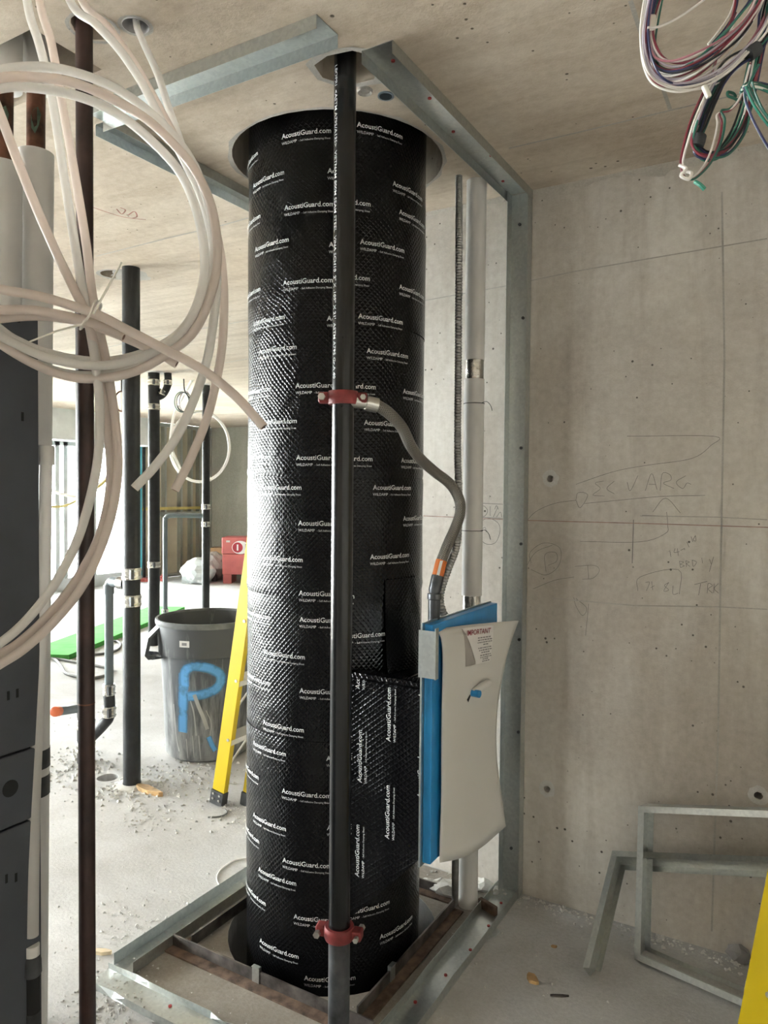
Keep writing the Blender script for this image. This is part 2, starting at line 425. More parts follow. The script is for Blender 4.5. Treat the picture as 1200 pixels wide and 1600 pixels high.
# ================================================================== THE SETTING
HOLE_F = fl(168, 1215)[:2]
floor = obj_bm('floor', slab([(R_['x0'], R_['y0']), (R_['x1'], R_['y0']), (R_['x1'], R_['y1']), (R_['x0'], R_['y1'])],
    [dict(pts=circ(CH, .37, 40), depth=1.2), dict(pts=circ(HOLE_F, .055, 20))], lambda x, y, d: (x, y, -d), .45), 'floor')
bmp = slab([(-1.862, 1.575), (-.958, 1.575), (-.958, 2.70), (-1.862, 2.70)], [dict(pts=circ(CH, .371, 40), open=True)], lambda x, y, d: (x, y, .0012-d), .0015)
bare = obj_bm('bare_slab_patch', bmp, 'bare'); bare.parent = floor; del bare['kind']
OPEN = (-2.12, -1.70, 1.157, 1.362)
sp_hole = [(-1.185, 1.63), (-1.13, 1.612), (-1.06, 1.625), (-1.03, 1.665), (-1.045, 1.73), (-1.08, 1.765), (-1.14, 1.76), (-1.175, 1.735), (-1.2, 1.69)]
ceil_holes = [dict(pts=circ(CH, .362, 48)), dict(pts=sp_hole, depth=.25),
    dict(pts=[(OPEN[0], OPEN[2]), (OPEN[1], OPEN[2]), (OPEN[1], OPEN[3]), (OPEN[0], OPEN[3])], depth=.35),
    dict(pts=circ(SLEEVE, .034, 20), depth=.2), dict(pts=circ(BROWN+_r0[:2]*.022, .05, 20, .08, 3), depth=.2),
    dict(pts=circ(ce(180, 429)[:2], .075, 24), depth=.2), dict(pts=circ(ce(603, 149)[:2], .024, 18), depth=.12)]
ceiling = obj_bm('ceiling', slab([(R_['x0'], R_['y0']), (R_['x1'], R_['y0']), (R_['x1'], R_['y1']), (R_['x0'], R_['y1'])],
    ceil_holes, lambda x, y, d: (x, y, H+d), .35), 'ceil')
ties = [ony(860, 748, WY), ony(855, 1233, WY), ony(1185, 1243, WY)]
wbm = slab([(WEND, 0), (R_['x1'], 0), (R_['x1'], H), (WEND, H)],
    [dict(pts=circ((p[0], p[2]), .013, 14, .2, i), depth=.05, taper=.7) for i, p in enumerate(ties)], lambda x, z, d: (x, WY+d, z), .05)
def quad(bm, *p): bm.faces.new([bm.verts.new(q) for q in p])
quad(wbm, (WEND, WY, 0), (WEND, WY, H), (WEND, WY+.5, H), (WEND, WY+.5, 0))
quad(wbm, (WEND, WY+.5, 0), (WEND, WY+.5, H), (R_['x1'], WY+.5, H), (R_['x1'], WY+.5, 0))
wall_right = obj_bm('wall_right', wbm, 'wall')
struct('wall_back', MB().bb((R_['x0']-.3, R_['y1'], 0), (R_['x1'], R_['y1']+.25, H)), 'wall_far')
struct('wall_side', MB().bb((R_['x1'], R_['y0'], 0), (R_['x1']+.25, R_['y1'], H)), 'wall')
# raised patches of mortar round the tie holes
for p in ties:
    mb = MB(); pts = circ((p[0], p[2]), .032, 18, .12, int(p[0]*100)); inner = circ((p[0], p[2]), .0135, 18)
    n = 18; mb.add([(x, WY-.0006, z) for x, z in pts]+[(x, WY-.0025, z) for x, z in inner], [(i, (i+1) % n, n+(i+1) % n, n+i) for i in range(n)])
    obj('tie_hole_patch', mb, 'rubble', wall_right)
# formwork seams: thin ridges and lines left by the boards
def seam_wall(pts, w, mat, t=.0015, name='form_seam'):
    v, f, uv = ribbon([(p[0], p[2]) for p in pts], w); mb = MB()
    mb.add([(x, WY-t, z) for x, z in v], f); return obj(name, mb, mat, wall_right)
W_ = lambda x, y: ony(x, y, WY)
seam_wall([W_(662, 806), W_(817, 813), W_(1010, 818), W_(1199, 824), W_(1300, 827)], .0032, 'chalkline')
seam_wall([W_(1128, 300), W_(1132, 560), W_(1126, 900), W_(1122, 1150), W_(1116, 1330), W_(1112, 1455)], .006, 'patch')
seam_wall([W_(662, 470), W_(790, 447), W_(900, 424), W_(1010, 405), W_(1199, 373)], .004, 'patch')
seam_wall([W_(990, 812), W_(988, 880)], .003, 'pencil')
seam_wall([W_(865, 935), W_(990, 946), W_(1120, 948), W_(1199, 952)], .004, 'patch')
seam_wall([W_(1000, 806), W_(1120, 808), W_(1199, 812)], .003, 'patch')
def seam_ceil(pts, w, mat, t=.0015):
    v, f, uv = ribbon([(p[0], p[1]) for p in pts], w); mb = MB(); mb.add([(x, y, H-t) for x, y in v], f); return obj('form_seam', mb, mat, ceiling)
c1 = [ce(795, 231), ce(900, 207), ce(1050, 171), ce(1199, 136)]
seam_ceil(c1, .008, 'patch'); seam_ceil([ce(985, 0), ce(1003, 55), ce(1030, 120), ce(1047, 170)], .011, 'patch')
seam_ceil([ce(150, 400), ce(260, 372), ce(345, 352), ce(388, 340)], .01, 'patch')
seam_ceil([ce(90, 608), ce(260, 584), ce(388, 560)], .015, 'patch'); seam_ceil([ce(85, 560), ce(225, 530), ce(388, 500)], .012, 'patch')
# slightly proud strip of slab along the wall
# rough mortar where wall meets slab
rr = random.Random(3); pts = []
for i in range(260):
    x = WEND+.5+i*.0175; pts.append((x, H-.008-.05*abs(mnoise.noise(Vector((x*3.1, 1, 0))))-.045*abs(mnoise.noise(Vector((x*9, 4, 0))))-.022*abs(mnoise.noise(Vector((x*37, 4, 0))))))
mb = MB(); n = len(pts)
mb.add([(x, WY-.003, z) for x, z in pts]+[(x, WY-.006, H) for x, z in pts], [(i, i+1, n+i+1, n+i) for i in range(n-1)])
obj('mortar_smear', mb, 'smear', wall_right)

# ---- wall_left : metal studs and tan sheathing, then the glazing
XW = R_['x0']; ZHEAD = onx(100, 690, XW)[2]; YS0 = onx(222, 780, XW)[1]; YS1 = R_['y1']
struct('trim_1', MB().bb((XW-.2, YN, ZHEAD), (XW+.42, YS0, H)), 'paintwhite')
wl = struct('wall_left', MB().bb((XW-.28, YS0, 0), (XW-.12, YS1, H)), 'paintwhite')
ys = [onx(u, 780, XW)[1] for u in (222, 240, 259, 284, 300, 313, 331)]
for a, b in zip(ys[:-1], ys[1:]): obj('sheathing_panel', MB().bb((XW-.118, a+.004, .03), (XW-.095, b-.004, H-.03)), 'sheath', wl)
for y in ys: obj('stud', MB().bb((XW-.094, y-.022, .03), (XW, y+.022, H-.03)), 'galv', wl)
obj('top_track', MB().bb((XW-.1, YS0, H-.06), (XW+.005, YS1, H-.001)), 'galv', wl)
obj('bottom_track', MB().bb((XW-.1, YS0, .001), (XW+.005, YS1, .05)), 'galv', wl)
zb = onx(300, 794, XW)[2]
obj('yellow_tape', MB().bb((XW+.001, ys[0], zb-.02), (XW+.006, ys[-2], zb+.03)), simple('yellow_tape', (.62, .52, .18), .6), wl)
obj('blocking', MB().bb((XW-.05, ys[1], zb-.13), (XW-.002, ys[-2], zb-.06)), 'galv', wl)
obj('door_edge_seal', MB().bb((XW-.02, YS0-.10, .02), (XW+.03, YS0-.03, H-.35)), 'cyan', wl)
obj('black_gasket', MB().bb((XW-.02, YS0+.02, .02), (XW+.02, YS0+.06, H-.1)), 'rubber', wl)
obj('red_floor_strip', MB().bb((XW-.02, YS0-.12, .0), (XW+.2, YS0+.10, .05)), 'redbox', wl)
def window(i, a, b, axis, fixed, z0, z1, mull):
    """a glazed opening between a and b along 'axis'"""
    def bx(p0, p1, d0, d1, q0, q1):
        return MB().bb((fixed+d0, p0, q0), (fixed+d1, p1, q1)) if axis == 'y' else MB().bb((p0, fixed+d0, q0), (p1, fixed+d1, q1))
    w = struct('window_%d' % i, bx(a, b, -.12, .02, 0, z0), 'winframe')
    obj('head_rail', bx(a, b, -.10, .0, z1-.06, z1), 'winframe', w); obj('sill_rail', bx(a, b, -.10, .03, z0, z0+.07), 'winframe', w)
    es = [a]+list(mull)+[b]
    for m in es: obj('mullion', bx(m-.035, m+.035, -.10, .0, z0, z1), 'winframe', w)
    for p, q in zip(es[:-1], es[1:]): obj('pane', bx(p+.035, q-.035, -.055, -.045, z0+.07, z1-.06), 'glass', w)
    return w
mls = [onx(u, 780, XW)[1] for u in (90, 148)]
window(1, YN, YS0-.1, 'y', XW, .12, ZHEAD, [YN+1.3, YN+2.6, mls[0]-.0, mls[0]+.14, mls[1]])
window(2, R_['y0'], YN, 'y', XN, .12, ZHEAD, [R_['y0']+1.3*k for k in range(1, 7)])  # unseen window added to strengthen the light from the left
struct('trim_2', MB().bb((XN-.2, R_['y0'], ZHEAD), (XN+.1, YN, H)), 'paintwhite')
struct('wall_return', MB().bb((XW-.2, YN-.1, 0), (XN-.12, YN, H)), 'wall')
struct('wall_front', MB().bb((XN-.2, R_['y0']-.2, 0), (R_['x1'], R_['y0'], H)), 'wall')
# outside: ground far below, brightened to bounce light indoors, and a pale tower across the street
struct('ground', MB().bb((-160, -120, -14.3), (60, 120, -14.0)), 'ground_bounce')
bl = thing('tower_block', 'pale overexposed tower across the street seen through the window', 'building', (-34, 18.5, -14))
obj('walls', MB().bb((-44, 12, -14), (-34, 30, 5.5)), 'facade', bl)
_win = MB().bb((-34.03, 0, 0), (-33.98, 1.1, 1.5))
for i in range(8):
    for j in range(4):
        w = obj('tower_window', MB().bb((-34.03, 14.2+i*1.9, -4+j*2.4), (-33.98, 15.3+i*1.9, -2.5+j*2.4)), 'facadewin', bl)
# ================================================================== GARBAGE CHUTE
chute = thing('garbage_chute', 'tall round garbage chute wrapped in glossy black damping foil with white lettering', 'chute', (CH[0], CH[1], 0))
_d = CH/np.linalg.norm(CH); PF = CH-_d*CR
bz = [H+.3]+[upat(450, y, PF) for y in (322, 500, 745, 936, 1162, 1412)]+[-.9]
for i in range(len(bz)-1):
    z1, z0 = bz[i], bz[i+1]; seg = 120; nz = max(6, int((z1-z0)/.018)); mb = MB(); uv = []
    off = .0016*(i % 2)
    for j in range(nz+1):
        z = z1+(z0-z1)*j/nz; e = min(z1-z, z-z0)
        for k in range(seg):
            a = 2*pi*k/seg; q = Vector((cos(a)*1.5, sin(a)*1.5, z*2.2))
            dr = .0022*mnoise.noise(q*1.4)+.0018*abs(mnoise.noise(q*4.0+Vector((0, 0, i))))
            if i in (2, 3) and z-z0 < .03: dr += .003*sin(pi*(z-z0)/.03)*(.4+abs(mnoise.noise(q*3)))
            r = CR+off+dr-(.0012 if e < .004 else 0)
            mb.v.append((CH[0]+r*cos(a), CH[1]+r*sin(a), z)); uv.append((a*CR, z))
    for j in range(nz):
        for k in range(seg):
            k2 = (k+1) % seg; mb.f.append((j*seg+k, j*seg+k2, (j+1)*seg+k2, (j+1)*seg+k))
    # give the wrap-around column its own uv by splitting per loop below
    o = obj('damping_sheet', mb, 'wrap', chute, smooth=True)
    ul = o.data.uv_layers.new(name='UVMap')
    for p in o.data.polygons:
        aa = []
        for li in p.loop_indices:
            v = o.data.vertices[o.data.loops[li].vertex_index].co; aa.append((atan2(v.y, v.x), v.z))
        if max(x[0] for x in aa)-min(x[0] for x in aa) > pi: aa = [(x+2*pi if x < 0 else x, z) for x, z in aa]
        for li, (x, z) in zip(p.loop_indices, aa): ul.data[li].uv = (x*CR, z)
def label_geo(wid=.165):
    vs_, fs = [], []
    def put(body, x, y, w=None, hh=None, bold=0):
        v, f = text_geo(body, 0, bold); s = w/v[:, 0].max() if w else hh/v[:, 1].max()
        o = len(vs_); vs_.extend([(x+p[0]*s, y+p[1]*s) for p in v]); fs.extend([tuple(i+o for i in q) for q in f]); return v[:, 0].max()*s
    put('AcoustiGuard.com', 0, 0, w=wid, bold=.012)
    put('WILDAMP', 0, -.0185, w=.055); put('- Self Adhesive Damping Sheet', .062, -.0195, w=wid-.064)
    return vs_, fs
LG = label_geo()
RT = CR+.0055
def cyl_label_mesh():
    mb = MB(); mb.add([(RT*cos(x/RT), RT*sin(x/RT), y) for x, y in LG[0]], LG[1])
    me = bpy.data.meshes.new('lettering'); me.from_pydata(mb.v, [], mb.f); me.materials.append(MAT['ink']); return me
LME = cyl_label_mesh()
def on_chute(x, y):
    d = ray(x, y); o = np.array([0, 0, CAMZ]); a = d[0]**2+d[1]**2; b = -2*(d[0]*CH[0]+d[1]*CH[1]); c = CH@CH-CR*CR
    dis = b*b-4*a*c
    t = (-b-sqrt(max(dis, 0)))/(2*a); p = o+d*t; return atan2(p[1]-CH[1], p[0]-CH[0]), p[2]
LME2 = LME.copy(); LME2.name = 'lettering_tail'
_bm = bmesh.new(); _bm.from_mesh(LME2); _cut = .098/RT
bmesh.ops.delete(_bm, geom=[v for v in _bm.verts if atan2(v.co.y, v.co.x) < _cut], context='VERTS'); _bm.to_mesh(LME2); _bm.free()
LME3 = LME.copy(); LME3.name = 'lettering_head'
_bm = bmesh.new(); _bm.from_mesh(LME3); _cut = .050/RT
bmesh.ops.delete(_bm, geom=[v for v in _bm.verts if atan2(v.co.y, v.co.x) > _cut], context='VERTS'); _bm.to_mesh(LME3); _bm.free()
def put_label(x, y, end=False, part=False, head=False):
    th, z = on_chute(x, y)
    if end: th -= .165/RT
    o = bpy.data.objects.new('lettering', LME2 if part else LME3 if head else LME); C.objects.link(o); o.parent = chute; o.location = (0, 0, z-.006); o.rotation_euler = (0, 0, th)
for x, y in [(442, 216), (398, 293), (612, 288), (446, 327), (622, 332), (401, 392), (562, 379), (444, 444), (622, 449),
             (398, 508), (559, 495), (407, 551), (572, 549), (463, 604), (628, 612), (407, 662), (568, 661), (464, 716), (625, 720),
             (411, 762), (467, 818), (628, 811), (412, 871), (468, 927), (469, 968), (414, 1018), (413, 1128), (469, 1079),
             (398, 1160), (510, 1185), (442, 1235), (398, 1272), (511, 1293), (443, 1343), (406, 1357), (460, 1431), (408, 1468), (476, 1527), (592, 1464)]:
    put_label(x, y)
for x, y in [(405, 240), (409, 338), (409, 452), (640, 763), (637, 867), (627, 216), (424, 965),
             (424, 1068), (406, 1215), (407, 1315), (417, 1412), (607, 1408), (425, 608), (425, 714), (600, 990)]:
    put_label(x, y, True)
for x, y in [(578, 321), (577, 437), (586, 606), (581, 718), (553, 932)]: put_label(x, y, True, True)
for x, y in [(512, 269), (514, 384), (511, 499)]: put_label(x, y, False, False, True)
# intake throat: a boxed, foil-wrapped spout between chute and door
YT0, YT1, XT = 1.93, 2.40, -.985
zt = ony(600, 1062, YT0)[2]; zb0 = ony(665, 1338, YT0)[2]; zb1 = ony(560, 1432, YT0)[2]
def throat_mesh():
    mb = MB(); uv = []
    prof = [(XT, zb0), (XT, zt+.01), (-1.45, zt), (-1.45, zb1-.2), (-1.23, zb1)]
    nx, nz = 14, 20
    # near and far faces as grids, slightly crumpled
    for Y, sg in ((YT0, -1), (YT1, 1)):
        o = len(mb.v)
        for i in range(nx+1):
            x = -1.40+(XT+1.40)*i/nx
            zl = zb1+(zb0-zb1)*max(0, min(1, (x+1.23)/(XT+1.23))) if x > -1.23 else zb1+(x+1.23)*.6
            for j in range(nz+1):
                z = zl+(zt-zl)*j/nz; e = min(i, nx-i, j, nz-j) > 0
                mb.v.append((x, Y+sg*(.005*mnoise.noise(Vector((x*7, z*7, Y)))*(1 if e else 0)), z)); uv.append((x*.75+.3, z))
        for i in range(nx):
            for j in range(nz):
                a = o+i*(nz+1)+j; mb.f.append((a, a+1, a+nz+2, a+nz+1))
    n1 = (nx+1)*(nz+1)
    for i in range(nx):        # bottom and top
        for j in (0, nz):
            a = i*(nz+1)+j; b = a+nz+1; mb.f.append((a, b, b+n1, a+n1))
    for j in range(nz):        # mouth
        a = nx*(nz+1)+j; mb.f.append((a, a+1, a+1+n1, a+n1))
    return mb, uv
tm, tuv = throat_mesh()
throat = obj('intake_throat', tm, 'wrap', chute, smooth=True, uvs=tuv)
def throat_label(px, py, clip=None):
    p = ony(px, py, YT0); mb = MB()
    vv = [(p[0]-y, YT0-.0075, p[2]+x) for x, y in LG[0]]
    fs = LG[1]
    def ok(f):
        for i in f:
            x, _, z = vv[i]
            if z > zt-.004 or x > XT or x < -1.40: return False
            zl = zb1+(zb0-zb1)*max(0, min(1, (x+1.23)/(XT+1.23)))
            if z < zl+.006: return False
        return True
    fs = [f for f in fs if ok(f)]
    if not fs: return
    used = sorted({i for f in fs for i in f}); mp = {i: k for k, i in enumerate(used)}
    mb.add([vv[i] for i in used], [tuple(mp[i] for i in f) for f in fs]); obj('lettering', mb, 'ink', throat)
for a in [(612, 1158), (567, 1222), (610, 1310), (563, 1369), (661, 1246), (663, 1090), (564, 1076), (664, 1392)]: throat_label(*a)
# loose flap of foil taped over the top of the throat
mb = MB(); uv = []
th0, _z = on_chute(600, 900); th1, _z = on_chute(652, 900); zz1 = upat(620, 906, PF+_d*.05); 
for i in range(13):
    for j in range(13):
        a = th0+(th1-th0)*i/12; z = zz1+(zt-.005-zz1)*j/12; r = CR+.009+.02*(j/12)**3+.004*mnoise.noise(Vector((a*9, z*9, 2)))
        mb.v.append((CH[0]+r*cos(a), CH[1]+r*sin(a), z)); uv.append((a*CR*1.0, z*1.0))
for i in range(12):
    for j in range(12):
        a = i*13+j; mb.f.append((a, a+1, a+14, a+13))
obj('foil_flap', mb, 'wrap', chute, smooth=True, uvs=uv)
mb = MB(); uv = []      # crease collar where throat meets shaft
for i in range(17):
    x = -1.24+(XT+.0+1.24)*i/16
    for j, (dy, dz) in enumerate(((.0, -.012), (-.012, -.002), (-.006, .010), (.02, .016))):
        mb.v.append((x, YT0-.003+dy*(1+.5*mnoise.noise(Vector((x*25, j, 0)))), zt+dz+.005*mnoise.noise(Vector((x*30, 3, j))))); uv.append((x, dz))
for i in range(16):
    for j in range(3): a = i*4+j; mb.f.append((a, a+1, a+5, a+4))
obj('foil_fold', mb, 'wrap', chute, smooth=True, uvs=uv)

# ------------------------------------------------------------------ intake door
XD = -.955
DZ0, DZ1, DY0, DY1 = .462, 1.172, 1.915, 2.42
door = thing('chute_intake_door', 'blue-filmed chute intake door hidden behind a curling white cover sheet', 'chute door', (XD, 2.17, DZ0))
obj('door_leaf', MB().bb((XD-.028, DY0, DZ0), (XD, DY1, DZ1)), 'bluefilm', door, bevel=.003)
mb = MB().bb((XD-.034, DY0-.012, DZ0-.01), (XD-.028, DY1+.01, DZ1+.004)); obj('door_frame', mb, 'galv', door)
pa = ony(655, 984, 1.905); pb = ony(684, 1062, 1.905)
obj('frame_bracket', MB().bb((pa[0], 1.902, pb[2]), (pb[0]-.004, 1.905, pa[2])).bb((pb[0]-.006, 1.895, pb[2]), (pb[0]-.003, 1.915, pa[2]+.01)), 'galv', door)
SL = [ony(*p, 1.955) for p in ((683, 983), (689, 996), (692, 1030), (691, 1090), (690, 1160), (690, 1240), (688, 1300), (687, 1348))]
SR = [ony(*p, 2.37) for p in ((810, 970), (798, 1003), (788, 1040), (778, 1100), (775, 1150), (777, 1195), (784, 1248), (790, 1291))]
def edge_at(S, t):
    q = spline(S, 6); cu = np.concatenate([[0], np.cumsum([np.linalg.norm(q[k+1]-q[k]) for k in range(len(q)-1)])]); x = t*cu[-1]
    i = min(max(int(np.searchsorted(cu, x, 'right'))-1, 0), len(q)-2); k = (x-cu[i])/(cu[i+1]-cu[i]); return q[i]*(1-k)+q[i+1]*k
def sheetP(s, t, off=0):
    a, b = edge_at(SL, t), edge_at(SR, t); p = a*(1-s)+b*s
    if t > .85: p = p+np.array([0, 0, -.03*sin(pi*s)*(t-.85)/.15])
    # the free edge curls, the middle hangs flat
    fx = a[0]*(1-s**2.2)+b[0]*s**2.2; p[0] = fx+.010*sin(pi*s)+off; return p
mb = MB(); ns, ntt = 20, 26
for i in range(ns+1):
    for j in range(ntt+1): mb.v.append(tuple(sheetP(i/ns, j/ntt)))
for i in range(ns):
    for j in range(ntt): a = i*(ntt+1)+j; mb.f.append((a, a+1, a+ntt+2, a+ntt+1))
cover = obj('cover_sheet', mb, 'sheet', door, smooth=True)
sm = cover.modifiers.new('thickness', 'SOLIDIFY'); sm.thickness = .0025; sm.offset = 0
def patch(poly, off, mat, name, parent):
    mb = MB()
    P = [sheetP(s, t, off) for s, t in poly]; mb.add(P, [tuple(range(len(P)))]); return obj(name, mb, mat, parent)
def on_sheet(v, f, off, mat, name, parent):
    mb = MB(); mb.add([sheetP(s, t, off) for s, t in v], f); return obj(name, mb, mat, parent)
def sgrid(s0, s1, t0, t1, fn=None, n=6):
    v = []; f = []
    for i in range(n+1):
        for j in range(n+1):
            t = t0+(t1-t0)*j/n; lo = s0 if fn is None else fn(t); v.append((lo+(s1-lo)*i/n, t))
    for i in range(n):
        for j in range(n): a = i*(n+1)+j; f.append((a, a+1, a+n+2, a+n+1))
    return v, f
v, f = sgrid(.30, .47, .015, .185, fn=lambda t: .30+.02*(t-.015)/.17)
on_sheet(v, f, .0022, simple('shaded_backing', (.42, .39, .36), .7), 'shaded_backing', cover)  # grey under the lifted corner: the paper's shadow put into the backing colour
v, f = sgrid(.30, .70, .012, .185, fn=lambda t: .30+.17*(t-.012)/.173)
stick = on_sheet(v, f, .005, 'paper', 'notice_sticker', cover)
tv, tf = text_geo('IMPORTANT', .35, .01); sc = .33/tv[:, 0].max()
on_sheet([(.335+p[0]*sc, .048-p[1]*sc*.98*.62) for p in tv], tf, .0062, 'redink', 'sticker_heading', cover)
rr = random.Random(5); v = []; f = []
for k, (w, t) in enumerate([(.24, .062), (.25, .073), (.27, .084), (.06, .095), (.26, .110), (.24, .121), (.15, .132), (.2, .145), (.2, .155), (.1, .164), (.12, .174)]):
    x = .57+.035*(t-.06)/.11-w/2*.75
    while x < .57+.035*(t-.06)/.11+w/2*.75:
        l = rr.uniform(.012, .035); o = len(v); v += [(x, t), (x+l, t), (x+l, t+.005), (x, t+.005)]; f.append((o, o+1, o+2, o+3)); x += l+.008
on_sheet(v, f, .0062, 'greyink', 'sticker_small_print', cover)
p0 = sheetP(.44, .31, .006); p1 = sheetP(.62, .275, .022)
obj('torn_flap', MB().tube([p0, (np.array(p0)+p1)/2+np.array([.004, 0, .003]), p1], [.011, .013, .012], 14), 'sheet', cover, smooth=True)
q = sheetP(.45, .312, .02)
obj('handle_knob', MB().tube([q+np.array([-.02, 0, 0]), q+np.array([.008, -.004, 0])], .012, 18), 'bluefilm', cover, smooth=True)
mb = MB(); mb.add([sheetP(.36, .335, .0025), sheetP(.41, .315, .0025), sheetP(.42, .325, .0025), sheetP(.385, .35, .0025)], [(0, 1, 2, 3)]); obj('tear', mb, 'dark', cover)

# ------------------------------------------------------------------ standpipe with two grooved couplings
stand = thing('standpipe', 'slim black steel sprinkler standpipe standing in front of the wrapped chute', 'pipe', (SP[0], SP[1], 0))
zc1 = upat(541, 622, SP); zc2 = upat(533, 1455, SP)
obj('upper_pipe', MB().cyl((*SP, zc2+.004), (*SP, H+.22), .0302, 32), 'blacksteel', stand, smooth=True)
obj('lower_pipe', MB().cyl((*SP, 0), (*SP, zc2-.004), .0302, 32), 'steelraw', stand, smooth=True)
tv, tf = text_geo("LEOPRI  <ASTM A795/A135>  VIETNAM 800M SEAM STEEL  VINA SCH10  2\" X .109\" X 21'  ASTM A795 Gr.A 40", 0, .01)
an0 = atan2(-SP[1], -SP[0])          # towards the camera
hh = .0105; s = hh/tv[:, 1].max(); zt0 = upat(530, 108, SP); s2 = (zt0-zc1-.05)/tv[:, 0].max()
mb = MB(); R2 = .0309; aL = an0-radians(62)
mb.add([(SP[0]+R2*cos(aL+(p[1]*s)/R2), SP[1]+R2*sin(aL+(p[1]*s)/R2), zt0-p[0]*s2) for p in tv], tf)
obj('pipe_lettering', mb, 'ink', stand)
def coupling(zc, ang, big, name='grooved_coupling'):
    k = 1.0
    c = obj(name, MB().lathe((*SP, zc), [(.031, -.018), (.040, -.018), (.043, -.010), (.043, .010), (.040, .018), (.031, .018)], 32), 'red', stand, smooth=True)
    for sg in (-1, 1):
        d = np.array([cos(ang), sin(ang)])*sg; n = np.array([-d[1], d[0]])
        cx = SP+d*.052
        obj('bolt_lug', MB().box((cx[0], cx[1], zc), (.030, .034, .030), ((d[0], d[1], 0), (n[0], n[1], 0), (0, 0, 1))), 'red', c, bevel=.006)
        a = np.array([cx[0]+d[0]*.004, cx[1]+d[1]*.004, zc]); nn = np.array([n[0], n[1], 0])
        obj('bolt', MB().tube([a-nn*.033, a-nn*.024, a-nn*.0239, a+nn*.024, a+nn*.0241, a+nn*.036], [.008, .008, .006, .006, .010, .010], 6), 'zinc', c)
    return c
angc = YAW
coupling(zc1, angc, 0); coupling(zc2, angc-.25, 1)
# ------------------------------------------------------------------ braided hose
hp = [(562, 628, 2.02), (585, 631, 2.03), (607, 645, 2.05), (628, 668, 2.09), (641, 695, 2.13), (656, 716, 2.2), (679, 737, 2.26), (703, 756, 2.29), (717, 779, 2.30), (719, 801, 2.30), (711, 826, 2.29), (700, 850, 2.28), (690, 876, 2.27), (684, 900, 2.26), (679, 922, 2.25)]
HP = [dep(*p) for p in hp]
hose = thing('braided_hose', 'braided steel sprinkler hose snaking from the red coupling to the flexible conduit', 'hose', HP[-1])
full = spline(HP[1:-1], 8)
obj('braid_sleeve', MB().tube(full, .0165, 20, uvlen=True), 'braid', hose, smooth=True)
st = [HP[0], HP[0]*.6+HP[1]*.4, HP[1]*.8+HP[2]*.2]
obj('hose_nipple', MB().tube([HP[0]-(HP[1]-HP[0])*.9, HP[0], st[1], st[1]+(st[2]-st[1])*.01, st[2]], [.018, .018, .018, .021, .021], 16), 'zinc', hose, smooth=True)
i0 = len(full)-9
obj('orange_label', MB().tube(full[i0:], .0178, 20, cap=False), 'orange', hose, smooth=True)
mb = MB(); 
for k in range(i0, len(full)):
    p = full[k]; to = np.array([0, 0, CAMZ])-p; to /= np.linalg.norm(to); side = np.cross(to, [0, 0, 1]); side /= np.linalg.norm(side)
    mb.v += [tuple(p+to*.0185-side*.0045), tuple(p+to*.0185+side*.0045)]
mb.f = [(2*k, 2*k+1, 2*k+3, 2*k+2) for k in range(len(full)-i0-1)]
obj('label_stripe', mb, 'paper', hose)
e = HP[-1]; dn = dep(678, 968, 2.25)
obj('end_fitting', MB().tube([full[-1], e+(dn-e)*.02, e+(dn-e)*.1, e+(dn-e)*.12, e+(dn-e)*.3, e+(dn-e)*.33, dn, dn+np.array([0, 0, -.12])], [.019, .019, .016, .022, .022, .019, .018, .017], 16), 'steelraw', hose, smooth=True)
# flexible conduit: ribbed
def ribbed(pts, r, pitch=.010):
    q = spline(pts, 12); out = []; acc = 0
    seglen = [np.linalg.norm(q[i+1]-q[i]) for i in range(len(q)-1)]; tot = sum(seglen); cum = np.concatenate([[0], np.cumsum(seglen)])
    n = int(tot/pitch*4); P = []; R = []
    for k in range(n+1):
        s = tot*k/n; i = min(int(np.searchsorted(cum, s, 'right'))-1, len(q)-2); t = (s-cum[i])/(seglen[i]+1e-9)
        P.append(q[i]*(1-t)+q[i+1]*t); R.append(r*(.80, .98, 1.04, .98)[k % 4])
    return P, R
FX = np.array([-1.135, 2.430]); 
fx_top = ce(717, 275)
fxp = [fx_top+np.array([0, 0, .1]), fx_top, dep(717, 400, 2.52), dep(716, 560, 2.52), dep(715, 700, 2.5), dep(717, 790, 2.45), dep(714, 850, 2.42), dep(700, 890, 2.38), dep(688, 930, 2.36), dep(694, 960, 2.36), dep(712, 975, 2.40), dep(724, 992, 2.44), dep(722, 1040, 2.46), dep(715, 1160, 2.49), dep(712, 1300, 2.48), fl(711, 1413)]
P, R = ribbed(fxp, .0125)
tag(obj('flexible_conduit', MB().tube(P, R, 12), 'flex', org=fl(711, 1413), smooth=True), 'ribbed grey metal flexible conduit hanging beside the white pipe', 'conduit')
# ------------------------------------------------------------------ white insulated pipe
WP = (ce(741, 274)[:2]+fl(735, 1403)[:2])/2
wp = thing('insulated_pipe', 'white insulated pipe with foil bands running up the bright concrete wall', 'pipe', (WP[0], WP[1], 0))
zf = [upat(740, y, WP) for y in (563, 593, 930, 950)]
obj('jacket', MB().cyl((*WP, zf[0]), (*WP, H+.02), .0365, 28), 'white', wp, smooth=True)
obj('jacket', MB().cyl((*WP, zf[2]), (*WP, zf[1]), .0375, 28), 'white', wp, smooth=True)
obj('jacket', MB().cyl((*WP, 0), (*WP, zf[3]-.06), .036, 28), 'white', wp, smooth=True)
obj('foil_band', MB().cyl((*WP, zf[1]-.005), (*WP, zf[0]+.005), .0345, 28), 'foil', wp, smooth=True)
obj('foil_band', MB().cyl((*WP, zf[3]-.07), (*WP, zf[2]+.005), .0345, 28), 'foil', wp, smooth=True)
